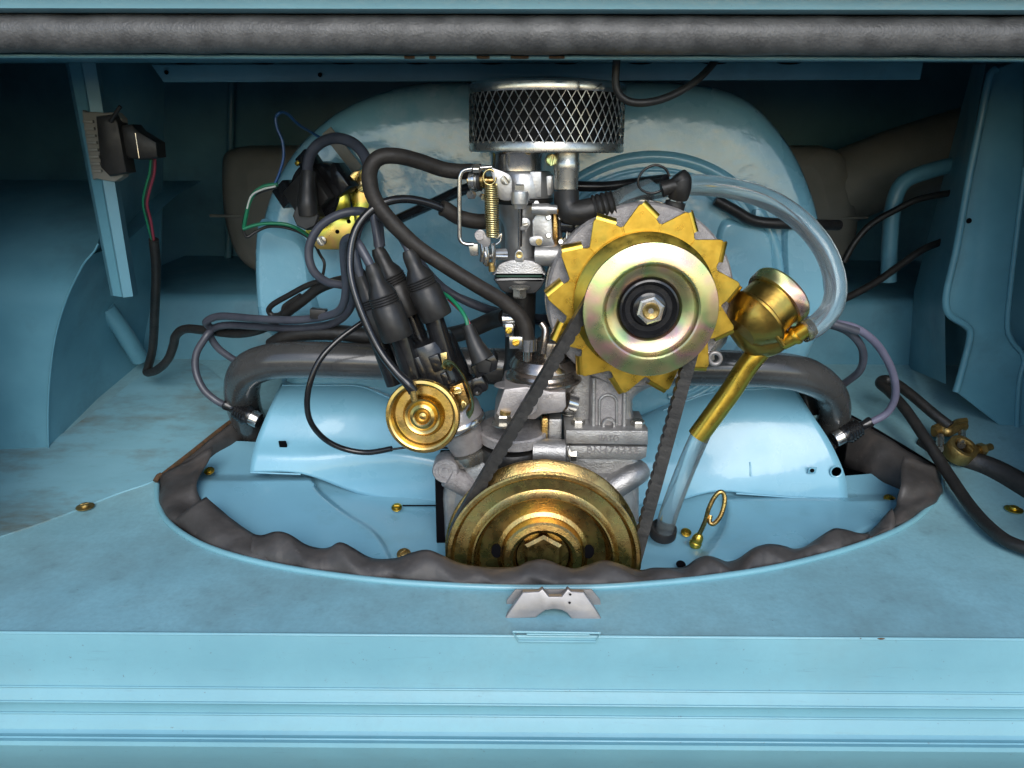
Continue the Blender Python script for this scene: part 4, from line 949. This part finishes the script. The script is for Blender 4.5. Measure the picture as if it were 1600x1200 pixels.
# ================================================================== INLET MANIFOLD
im = thing('inlet_manifold', 'grey painted inlet manifold tube crossing behind the distributor', 'manifold', P(845, 560, .12))
MB().tube(path([(412, 690, .27), (388, 655, .235), (378, 615, .195), (386, 582, .165), (418, 566, .148), (470, 562, .142), (560, 564, .14), (700, 570, .14), (845, 574, .14), (1000, 574, .14), (1130, 575, .14), (1210, 578, .142), (1262, 588, .15), (1297, 612, .168), (1304, 646, .195), (1290, 680, .225), (1272, 704, .26)]), [.0195]*4+[.0190]*9+[.0165, .0175, .0185, .0185], 28, 8).build('preheat_tube', M_tube, im, 60)
MB().tube([P(814, 438, .085), P(813, 500, .088), P(812, 560, .10), P(812, 580, .125)], [.0145, .0142, .0145, .018], 26, 8).build('manifold_riser', M_oldk, im, 60)
fb = [(776, 434), (846, 434), (850, 442), (842, 454), (830, 460), (790, 458), (778, 446)]
L, Mx = sheet(smooth_px(fb, 3), .057); MB().prism(L, -.058, 0, Mx, .003).build('riser_flange', M_tube, im)
bolt(im, 'flange_nut', P(812, 455, .046)+V((0, 0, .004)), (0, 0, -1), .0066, .0085, M_zinc)
MB().tube([P(812, 455, .046), P(812, 462, .046)], .0028, 10, 1, curve=False).build('flange_stud', M_spring, im, 60)
for a, b_, y in ((1262, 628, .20),):
    MB().lathe([(.017, 0), (.0185, .004), (.0185, .012), (.017, .014)], frame(P(1256, 626, .225), (.6, -.6, .3)), 30).build('tube_joint', M_oldk, im, 60)
# dark hose lying on the manifold
tag(MB().tube(path([(425, 540, .175), (455, 524, .165), (510, 519, .155), (570, 524, .15), (650, 530, .14), (720, 520, .125), (770, 500, .11), (790, 496, .095)]), .0085, 14, 6).build('preheat_hose', M_oldk, None, 60), 'black hose lying along the top of the grey manifold tube', 'hose')

# ================================================================== HOSES AND CLAMPS
tag(MB().tube(path([(752, 268, .062), (718, 268, .06), (690, 264, .056), (655, 252, .048), (622, 244, .04), (596, 245, .036), (581, 258, .034), (577, 280, .034), (584, 308, .034), (606, 340, .034), (650, 384, .036), (700, 418, .038), (745, 446, .04), (785, 470, .044), (812, 494, .046), (822, 515, .046), (824, 545, .046)]), .0066, 18, 8).build('fuel_hose', M_hose, None, 60), 'thick black fuel hose looping from the carburetor down to the fuel pump', 'hose')
cl1 = thing('hose_clamp', 'silver hose clamp where the fuel hose meets the pump', 'clamp', P(824, 535, .046))
MB().lathe([(.0076, -.0055), (.0082, -.0055), (.0082, .0055), (.0076, .0055)], frame(P(825, 538, .046), (0, 0, 1)), 30).build('clamp_band', M_chr, cl1, 30)
MB().box((.012, .004, .011), Matrix.Translation(P(806, 535, .042)), .0006).build('clamp_ear', M_chr, cl1)
slot_screw(cl1, 'clamp_screw', P(806, 535, .0395), (0, -1, .1), .0034, M_gold, .5)
cl2 = thing('hose_clamp', 'silver hose clamp on the hose left of the manifold riser', 'clamp', P(796, 500, .07))
MB().lathe([(.0090, -.0055), (.0096, -.0055), (.0096, .0055), (.0090, .0055)], frame(P(796, 498, .072), (1, -.1, .1)), 30).build('clamp_band', M_chr, cl2, 30)
MB().box((.008, .004, .012), Matrix.Translation(P(796, 516, .060)), .0006).build('clamp_ear', M_chr, cl2)
slot_screw(cl2, 'clamp_screw', P(795, 516, .0575), (0, -1, .1), .0032, M_gold, 1.1)
tag(MB().tube(path([(770, 345, .07), (745, 346, .066), (718, 340, .062), (698, 328, .058), (690, 325, .056)]), .0068, 16, 6).build('vacuum_sleeve', M_hose, None, 60), 'short black sleeve joining the thin vacuum hose to the carburetor', 'hose')
tag(MB().tube(path([(694, 327, .056), (668, 317, .05), (635, 311, .043), (602, 316, .036), (574, 334, .03), (555, 362, .024), (547, 400, .018), (550, 440, .012), (566, 490, .006), (592, 545, .0), (618, 580, -.006), (638, 600, -.010), (646, 612, -.010)]), [.0036]*11+[.0046, .0046], 14, 8).build('vacuum_hose', M_plas, None, 60), 'thin shiny black vacuum hose curving down to the gold canister', 'hose')
tag(MB().tube(path([(745, 290, .075), (715, 300, .09), (680, 316, .11), (645, 332, .13), (610, 348, .15)]), .0050, 12, 6).build('black_tube', M_plas, None, 60), 'straight black tube slanting across the housing left of the spring', 'tube')
tag(MB().tube(path([(866, 288, .12), (900, 291, .12), (950, 291, .115), (1000, 284, .10), (1040, 279, .06)]), [.0046, .005, .0046, .004, .0038], 12, 6).build('alternator_cable', M_plas, None, 60), 'black cable behind the breather stub leading to the alternator terminal', 'cable')
tag(MB().tube(path([(1045, 292, .05), (1020, 302, .05), (1002, 296, .05), (997, 282, .05), (1006, 266, .05), (1024, 258, .05), (1040, 264, .05), (1046, 276, .05)]), .0011, 8, 6).build('thin_wire', M_plas, None, 60), 'thin looped wire beside the alternator terminal caps', 'wire')
hc = MB().tube(path([(966, 60, .0), (963, 100, .0), (962, 130, .0), (968, 148, .0), (985, 159, .0), (1012, 160, .0), (1045, 151, .004), (1080, 132, .01), (1105, 110, .02), (1122, 88, .03)]), .0030, 12, 8).build('hanging_cable', M_oldk, None, 60)
tag(hc, 'slack black cable hanging from the roof over the air cleaner', 'cable')

# ================================================================== DISTRIBUTOR
di = thing('distributor', 'black distributor with gold vacuum canister leaning to the left', 'distributor', P(715, 690, .055))
d0, d1 = P(712, 668, .052), P(628, 455, .052)
dax = (d1-d0).normalized(); md = mpp(P(680, 580, .05))
def dfr(px, py, Y=.05): return frame(P(px, py, Y), dax)
MB().lathe([(r*md, h*md) for r, h in [(26, -58), (30, -40), (34, -22), (40, -18), (43, -10), (43, 14), (41, 18), (36, 22), (36, 40)]], dfr(712, 652), 44).build('metal_body', M_pump, di, 30)
MB().lathe([(r*md, h*md) for r, h in [(46, -12), (47, -10), (47, -2), (46, 0)]], dfr(712, 656), 44).build('body_ring', M_chr, di, 30)
MB().lathe([(r*md, h*md) for r, h in [(44, -24), (48, -22), (48, 10), (47, 24), (45, 56), (42, 66), (28, 72), (0, 72)]], dfr(688, 592), 44).build('cap', M_plas, di, 30)
# ribs and window of the cap
Mw = dfr(676, 580, .018)
for (a, b_, w_, h_) in ((660, 578, 9, 46), (682, 566, 16, 26), (696, 590, 10, 20)):
    MB().box((w_*md, h_*md, .010), frame(P(a, b_, .026), (0, -1, .0), dax), .0012).build('cap_rib', M_plas, di)
# towers
tw = [((645, 590), (620, 505), .028, 16), ((700, 566), (672, 480), .036, 15), ((617, 600), (588, 520), .05, 14), ((660, 540), (632, 470), .06, 14)]
for (a, b_), (c, d_), y, r in tw:
    MB().tube([P(a, b_, y), P(c, d_, y)], r*md, 22, 1, curve=False).build('cap_tower', M_plas, di, 60)
# clip, condenser plate
MB().tube(path([(697, 576, .020), (702, 568, .016), (712, 572, .012), (726, 592, .008), (735, 616, .008), (737, 636, .012), (731, 648, .016)]), .0050, 8, 6, flat=.28).build('spring_clip', M_spring, di, 50)
L, Mx = sheet([(688, 552), (698, 550), (700, 574), (692, 578)], .018); MB().prism(L, -.001, 0, Mx, .0003).build('clip_tab', M_spring, di)
L, Mx = sheet([(702, 606), (722, 598), (734, 630), (722, 644), (712, 640)], .013); MB().prism(L, -.01, 0, Mx, .001).build('clip_bracket', M_goldd, di)
slot_screw(di, 'bracket_screw', P(715, 611, .0125), (0, -1, .1), .0040, M_spring, .3)
slot_screw(di, 'bracket_screw', P(724, 632, .0125), (0, -1, .1), .0030, M_spring, 1.3)
# vacuum canister
vcp = P(660, 651, -.008); vm = mpp(vcp); MV = frame(vcp, (-.10, -1, .12))
MB().lathe([(r*vm, h) for r, h in [(30, -.020), (54, -.012), (58, -.006), (59, -.003), (59, .0), (57.5, .0016), (53, .0020), (50, .0012), (48.5, -.0050), (46, -.0066), (34, -.0066), (32, -.0030), (28, .0008), (25, .0002), (22, -.0012), (19.5, .0010), (15, .0022), (12.5, .0012), (10.5, -.0018), (8, -.0030), (5.5, -.0012), (0, -.0006)]], MV, 72).build('vacuum_canister', M_goldc, di, 30)
MB().tube([P(645, 610, -.012), P(648, 626, -.012)], .0030, 12, 1, curve=False).build('canister_spigot', M_brass, di, 60)
# plug on the right
L, Mx = sheet([(735, 574), (772, 554), (778, 566), (776, 578), (744, 592)], .020); MB().prism(L, -.02, 0, Mx, .0015).build('sensor_plug', M_plas, di)
MB().tube([P(731, 508, .022), P(736, 522, .020), P(743, 540, .018), (P(754, 562, .016))], [.0052, .0056, .0075, .0105], 18, 6).build('plug_boot', M_boot, di, 60)
L, Mx = sheet([(742, 566), (752, 560), (768, 566), (764, 584), (748, 582)], .016); MB().prism(L, -.012, 0, Mx, .001).build('plug_latch', M_boot, di)
MB().box((.022, .022, .016), Matrix.Translation(P(742, 600, .035)) @ Matrix.Rotation(R(-25), 4, 'Y'), .003).build('plug_socket', M_plas, di)
MB().lathe([(.0045, 0), (.004, .002), (.002, .002), (0, .001)], facing(P(746, 611, .020)), 18).build('socket_eye', M_plas, di, 30)
MB().lathe([(.0165, -.01), (.018, -.004), (.018, .0), (.015, .002)], dfr(733, 705, .055), 30).build('seat_ring', M_zinc, di, 30)
# ================================================================== PLUG LEAD BOOTS + IGNITION LEADS
def dist_boot(parent, a, b_, y0, y1, r=20):
    A = P(*a, y0); B = P(*b_, y1); Mq = frame(A, B-A); Lh = (B-A).length; m = mpp((A+B)/2)
    prof = [(8.5*m, -.004), (11.5*m, 0), (12.5*m, .07*Lh), (13*m, .20*Lh), (r*.80*m, .30*Lh), (r*.86*m, .36*Lh)]
    for k in range(4): prof += [(r*.93*m, (.38+.035*k)*Lh), (r*.87*m, (.397+.035*k)*Lh)]
    prof += [(r*m, .54*Lh), (r*1.03*m, .96*Lh), (r*.98*m, Lh), (r*.8*m, Lh)]
    MB().lathe(prof, Mq, 30).build('distributor_boot', M_boot, parent, 40)
def lead(name, label, pts, r=.0041, m=M_lead, sub=8):
    t = thing(name, label, 'ignition lead', P(*pts[0]), 'ignition leads')
    MB().tube(path(pts), r, 14, sub).build('cable', m, t, 60); return t
def plug_boot(parent, a, b_, y0, y1):
    A = P(*a, y0); B = P(*b_, y1); Mq = frame(A, B-A); Lh = (B-A).length
    prof = [(.0042, 0), (.0058, .02*Lh), (.0062, .06*Lh), (.0058, .12*Lh), (.0050, .20*Lh), (.0056, .30*Lh)]
    for k in range(5): prof += [(.0100+.0006*k, (.36+.08*k)*Lh), (.0086+.0006*k, (.40+.08*k)*Lh)]
    prof += [(.0098, .78*Lh), (.0098, .82*Lh)]
    MB().lathe(prof, Mq, 28).build('plug_boot', M_plas, parent, 40)
    MB().lathe([(.0088, .80*Lh), (.0090, 1.02*Lh), (.0085, 1.05*Lh), (0, 1.05*Lh)], Mq, 28).build('plug_shield', M_chr, parent, 30)
l1 = lead('ignition_lead', 'grey lead from the front distributor boot running left to the near spark plug', [(584, 424, .024), (572, 402, .026), (560, 382, .03), (549, 372, .036), (538, 380, .05), (538, 410, .065), (541, 450, .08), (533, 482, .10), (508, 494, .12), (460, 500, .14), (400, 498, .16), (345, 494, .19), (322, 503, .20), (330, 514, .21), (322, 526, .205), (307, 552, .20), (306, 580, .195), (318, 608, .19), (338, 626, .188), (354, 634, .186)])
dist_boot(l1, (582, 420), (622, 528), .020, .020, 25); plug_boot(l1, (350, 631), (402, 656), .186, .18)
l2 = lead('ignition_lead', 'grey lead from the leftmost distributor boot dipping behind the manifold', [(563, 432, .045), (556, 400, .048), (556, 370, .055), (566, 345, .07), (580, 336, .09), (560, 330, .10), (528, 336, .10), (498, 356, .10), (483, 388, .10), (488, 420, .10), (510, 440, .105), (545, 450, .115), (548, 480, .13), (520, 505, .145), (460, 513, .16), (400, 510, .18), (358, 508, .20), (336, 512, .21), (328, 522, .215), (342, 545, .22), (375, 568, .225)])
dist_boot(l2, (561, 428), (602, 530), .048, .048, 23)
l3 = lead('ignition_lead', 'grey lead from the right distributor boot ending at the lilac right hand plug', [(643, 400, .036), (628, 368, .04), (606, 345, .05), (592, 338, .065), (606, 350, .085), (640, 385, .10), (668, 425, .115), (700, 455, .125), (750, 480, .13), (800, 492, .15), (900, 500, .165), (1100, 505, .165), (1240, 500, .13), (1295, 505, .12), (1340, 518, .12)], m=M_lead)
MB().tube(path([(1290, 504, .12), (1335, 512, .125), (1370, 538, .14), (1394, 580, .16), (1399, 618, .172), (1386, 645, .180), (1360, 660, .184)]), .0041, 14, 8).build('cable', M_lead2, l3, 60)
dist_boot(l3, (640, 398), (683, 496), .032, .032, 25); plug_boot(l3, (1362, 658), (1306, 686), .186, .18)
l4 = lead('ignition_lead', 'grey lead from the rear distributor boot curling behind the oil filler', [(594, 396, .058), (588, 360, .06), (585, 330, .065), (592, 318, .08), (612, 345, .11), (645, 400, .125), (680, 445, .135), (730, 470, .14), (790, 490, .165), (900, 510, .18), (1100, 515, .18), (1240, 505, .15), (1298, 508, .135), (1330, 522, .135), (1348, 548, .145), (1344, 578, .16), (1318, 600, .18)])
dist_boot(l4, (592, 394), (640, 492), .058, .058, 24)
MB().box((.016, .010, .010), Matrix.Translation(P(498, 490, .125)) @ Matrix.Rotation(R(5), 4, 'Y'), .001).build('lead_clip', M_boot, l1)

# ================================================================== IGNITION COIL
ic = thing('ignition_coil', 'square black ignition coil on a yellow plated bracket', 'ignition coil', P(505, 345, .18))
cx_ = P(492, 300, .165)
CM = facing(cx_) @ Matrix.Rotation(R(-25), 4, 'Y') @ Matrix.Rotation(R(38), 4, 'Z') @ Matrix.Rotation(0, 4, 'X'); cm = mpp(cx_)
def cbox(name, x, y, z, sx, sy, sz, m=M_plas, bev=.0015): return MB().box((sx*cm, sy*cm, sz*cm), CM @ Matrix.Translation((x*cm, y*cm, z*cm)), bev).build(name, m, ic)
MB().lathe([(44*cm, -40*cm), (46*cm, -36*cm), (46*cm, 0), (44*cm, 4*cm), (0, 4*cm)], CM, 40).build('coil_can', M_plas, ic, 30)
cbox('coil_top', -4, -2, 10, 66, 60, 24, M_boot)
cbox('terminal_housing', -40, 26, 6, 30, 34, 28, M_plas); cbox('terminal_housing', 26, 38, 4, 26, 28, 26, M_plas)
cbox('coil_side', 44, -12, -10, 34, 44, 30, M_plas)
cbox('terminal_stud', -36, -30, 14, 6, 10, 6, M_gold, .0006); cbox('terminal_stud', -8, -42, 14, 10, 6, 6, M_gold, .0006); cbox('terminal_stud', 14, 44, 16, 8, 6, 6, M_gold, .0006)
L, Mx = sheet([(508, 362), (526, 352), (556, 348), (552, 330), (546, 300), (556, 285), (566, 262), (577, 275), (580, 330), (566, 345), (552, 356), (545, 390), (500, 390), (480, 372), (488, 362)], .172); MB().prism(L, -.0022, 0, Mx, .0006).build('coil_bracket', M_goldi, ic)
L, Mx = sheet([(474, 352), (500, 344), (552, 334), (556, 352), (546, 378), (540, 389), (496, 389), (482, 372)], .166); MB().prism(L, -.0016, 0, Mx, .0005).build('bracket_foot', M_goldi, ic)
MB().tube([P(524, 300, .16), P(530, 318, .158), P(528, 338, .162)], .0115, 10, 6, flat=.35).build('coil_strap', M_goldi, ic, 50)
L, Mx = sheet([(512, 288), (520, 278), (540, 280), (552, 268), (562, 266), (556, 282), (544, 296), (518, 298)], .158); MB().prism(L, -.004, 0, Mx, .001).build('strap_ear', M_goldd, ic)
MB().lathe([(.0030, 0), (.0026, .002), (0, .002)], facing(P(524, 283, .157)), 16).build('strap_rivet', M_gold, ic, 30)
slot_screw(ic, 'bracket_screw', P(568, 291, .1715), (0, -1, 0), .0062, M_goldp, .5)
slot_screw(ic, 'bracket_screw', P(503, 376, .1655), (0, -1, 0), .0050, M_zinc, 2.)
for a, b_ in ((545, 346), (527, 362)): MB().lathe([(.0022, 0), (.002, .0006), (0, .0006)], facing(P(a, b_, .1655)), 12).build('bracket_hole', M_dark, ic, 30)
l5 = lead('ignition_lead', 'thick grey lead arching from the coil to the distributor', [(481, 280, .140), (481, 258, .138), (488, 236, .135), (505, 221, .13), (528, 216, .12), (552, 224, .11), (570, 244, .10), (580, 275, .09), (584, 305, .08), (586, 330, .072), (590, 352, .066), (593, 385, .060)], .0052)
MB().tube([P(482, 268, .137), P(481, 290, .134), P(481, 318, .132), P(483, 336, .132)], [.0072, .0078, .0098, .0098], 22, 6).build('coil_boot', M_boot, l5, 60)
MB().lathe([(.0098, -.012), (.0135, -.010), (.0135, .006), (.012, .008), (0, .008)], frame(P(482, 338, .136), (-.1, -1, .1)), 8).build('coil_boot_cap', M_boot, l5, 30)

# ================================================================== WIRES ON THE LEFT
def wire(name, label, pts, r, m, cat='wire', group=None): return tag(MB().tube(path(pts), r, 10, 8).build(name, m, None, 60), label, cat, group)
wire('blue_wire', 'thin blue wire looping up in front of the dark bulkhead by the coil', [(428, 290, .15), (436, 272, .15), (443, 246, .15), (441, 220, .15), (433, 200, .15), (431, 184, .15), (438, 176, .15), (449, 178, .16), (466, 194, .175), (485, 206, .195), (502, 216, .205)], .0014, M_blue)
wire('green_wire', 'green wire curving out from the coil terminal at the left', [(434, 288, .15), (414, 291, .15), (398, 301, .15), (389, 318, .15), (384, 340, .152), (381, 356, .155)], .0020, M_green)
wire('striped_wire', 'black and white wire hanging below the green wire beside the coil', [(432, 292, .152), (412, 298, .152), (394, 308, .152), (385, 330, .154), (380, 356, .156), (386, 370, .158), (400, 362, .16), (420, 354, .16), (448, 356, .16), (474, 366, .165), (490, 380, .17), (500, 398, .18), (507, 412, .18), (504, 432, .17)], .0016, M_oldk)
wire('pale_wire', 'pale thin wire beside the striped coil wire', [(431, 291, .148), (410, 296, .148), (393, 306, .148), (386, 326, .149)], .0010, M_white)
wire('green_wire', 'green wire passing under the coil towards its yellow bracket', [(380, 358, .154), (398, 352, .154), (420, 349, .154), (448, 351, .154), (470, 360, .158), (492, 376, .165)], .0018, M_green)
wire('wiring_loom', 'black taped wiring loom snaking from the pillar to the coil', [(240, 374, .22), (244, 420, .235), (242, 480, .26), (239, 540, .30), (232, 572, .315), (230, 582, .315), (245, 578, .30), (262, 562, .285), (271, 540, .275), (275, 524, .265), (290, 514, .255), (320, 516, .235), (370, 521, .21), (408, 514, .19), (440, 494, .17), (470, 472, .15), (496, 452, .14), (520, 442, .13), (545, 436, .12)], .0053, M_oldk, 'wiring loom')
wire('branch_wire', 'small black branch loop of the wiring loom below the coil', [(506, 438, .135), (480, 446, .145), (450, 462, .155), (426, 476, .165), (420, 486, .17), (428, 493, .17), (442, 490, .165), (446, 478, .16), (470, 462, .15)], .0030, M_oldk)
for nm, lb, dx, m_ in (('green_wire', 'pale green wire dropping from the relay on the pillar', 0, M_green), ('red_wire', 'dark red wire dropping from the relay on the pillar', 6, M_red), ('black_wire', 'thin black wire dropping from the relay on the pillar', 3, M_oldk)):
    wire(nm, lb, [(236+dx, 248, .19), (234+dx*1.2, 270, .192), (226+dx*1.2, 300, .195), (224+dx, 320, .20), (230+dx, 346, .21), (238+dx*.4, 376, .22)], .0015, m_)
tag(MB().tube(path([(590, 488, .11), (565, 505, .10), (530, 530, .09), (500, 562, .08), (484, 600, .075), (480, 636, .075), (488, 664, .08), (510, 688, .09), (540, 702, .095), (575, 707, .095), (612, 701, .09)]), .0029, 12, 8).build('black_cable', M_plas, None, 60), 'thin black cable looping in front of the left cylinder cover', 'cable')
tag(MB().tube(path([(606, 703, .09), (650, 698, .085), (700, 700, .08)]), .0012, 8, 6).build('bare_cable', M_oldk, None, 60), 'thin bare cable end passing under the gold vacuum canister', 'cable')
tag(MB().tube(path([(692, 458, .05), (706, 468, .04), (720, 484, .03), (728, 498, .024), (731, 510, .022)]), .0018, 10, 6).build('green_wire', M_green, None, 60), 'short green wire entering the sensor plug on the distributor', 'wire')
tag(MB().tube(path([(700, 468, .045), (715, 482, .035), (729, 496, .026), (735, 510, .022)]), .0010, 8, 6).build('red_wire', M_red, None, 60), 'short red wire entering the sensor plug on the distributor', 'wire')
# relay / regulator on the pillar
rl_ = thing('relay', 'black relay box on a grey ribbed heat sink on the left pillar', 'relay', P(180, 280, .18))
L, Mx = sheet(smooth_px([(128, 180), (134, 175), (158, 176), (190, 185), (192, 276), (150, 279), (143, 272)], 3), .172); MB().prism(L, -.012, 0, Mx, .0015).build('heat_sink', M_tank, rl_)
for k in range(8): MB().box((.010, .004, .0028), Matrix.Translation(P(138.5+k*1.9, 190+k*11, .171)), .0005).build('cooling_fin', M_tank, rl_)
L, Mx = sheet([(148, 182), (176, 178), (184, 192), (198, 270), (170, 276), (156, 262)], .162); MB().prism(L, -.02, 0, Mx, .003).build('relay_box', M_boot, rl_)
L, Mx = sheet([(178, 196), (206, 194), (214, 204), (244, 222), (246, 246), (220, 250), (190, 246)], .168); MB().prism(L, -.02, 0, Mx, .003).build('relay_plug', M_boot, rl_)
L, Mx = sheet([(211, 208), (212, 208), (218, 247), (217, 247)], .1675); MB().prism(L, -.001, 0.0002, Mx, 0).build('plug_edge', M_chr, rl_)
MB().tube([P(172, 190, .16), P(180, 178, .158), P(188, 166, .157)], .002, 8, 4).build('mounting_tab', M_boot, rl_, 60)

# ================================================================== WIRES AND BATTERY CABLE ON THE RIGHT
wire('right_wire', 'black wire curving up to the dark recess at the right', [(1318, 410, .36), (1336, 378, .36), (1362, 350, .36), (1400, 328, .36), (1440, 310, .36), (1520, 296, .36)], .0042, M_oldk)
wire('right_wire', 'black wire slanting from the fan housing to the right panel', [(1300, 475, .30), (1330, 462, .31), (1370, 440, .32), (1410, 412, .33), (1450, 386, .34), (1520, 362, .36)], .0046, M_oldk)
bc = thing('battery_cable', 'thick black battery cable looping to a brass clamp on the right shelf', 'cable', PF(1500, 720))
def PFz(a, b_, dz): return PF(a, b_, dz)
MB().tube([PFz(1680, 880, .012), PFz(1600, 856, .010), PFz(1560, 836, .010), PFz(1520, 796, .012), PFz(1480, 738, .020), PFz(1445, 684, .034), PFz(1415, 640, .045), PFz(1390, 612, .050), PFz(1376, 600, .050), PFz(1380, 594, .050), PFz(1396, 597, .050), PFz(1425, 618, .046), PFz(1458, 646, .038), PFz(1484, 666, .032)], .0062, 16, 8).build('cable', M_oldk, bc, 60)
MB().tube([PFz(1436, 688, .004), PFz(1462, 702, .005), PFz(1500, 716, .006), PFz(1545, 730, .007), PFz(1600, 760, .007), PFz(1680, 806, .007)], [.006, .0095, .0105, .012, .0135, .014], 14, 8, flat=.55).build('flat_strap', M_oldk, bc, 60)
def bat(a, b_, h): return PF(a, b_, h)
k0 = PF(1490, 672, .030)
for i, dz in enumerate((.0, .0065)):
    p = PF(1484, 676, .026); q = PF(1500, 676-dz*900, .026)
    MB().tube([PF(1459, 676-i*5, .026), PF(1470, 672-i*5, .026), PF(1482, 676-i*6, .026), PF(1494, 670-i*8, .026), PF(1509, 666-i*7, .026)], .0055, 10, 4, flat=.7).build('clamp_plate', M_brass, bc, 40)
for a, b0, b1 in ((1469, 682, 702), (1503, 676, 696)):
    MB().tube([PF(a, b0, .024), PF(a-1, b1, .024)], .0042, 14, 1, curve=False).build('clamp_bolt', M_zinc, bc, 60)
rg = PF(1500, 704, .018)
MB().lathe([(.0150, -.009), (.0158, -.008), (.0158, .008), (.0150, .009), (.0110, .009), (.0106, .008), (.0106, -.008), (.0110, -.009), (.0150, -.009)], frame(rg, (.15, -.5, .85)), 30).build('clamp_ring', M_brass, bc, 40)
MB().box((.012, .012, .014), frame(PF(1517, 706, .016), (.2, -.5, .85)), .0015).build('clamp_lug', M_brass, bc)
MB().tube([PF(1512, 708, .018), PF(1548, 698, .018)], .0042, 14, 1, curve=False).build('cross_bolt', M_brass, bc, 60)
bolt(bc, 'cross_nut', PF(1527, 704, .018), (1, .2, .15), .0075, .008, M_brass, False)
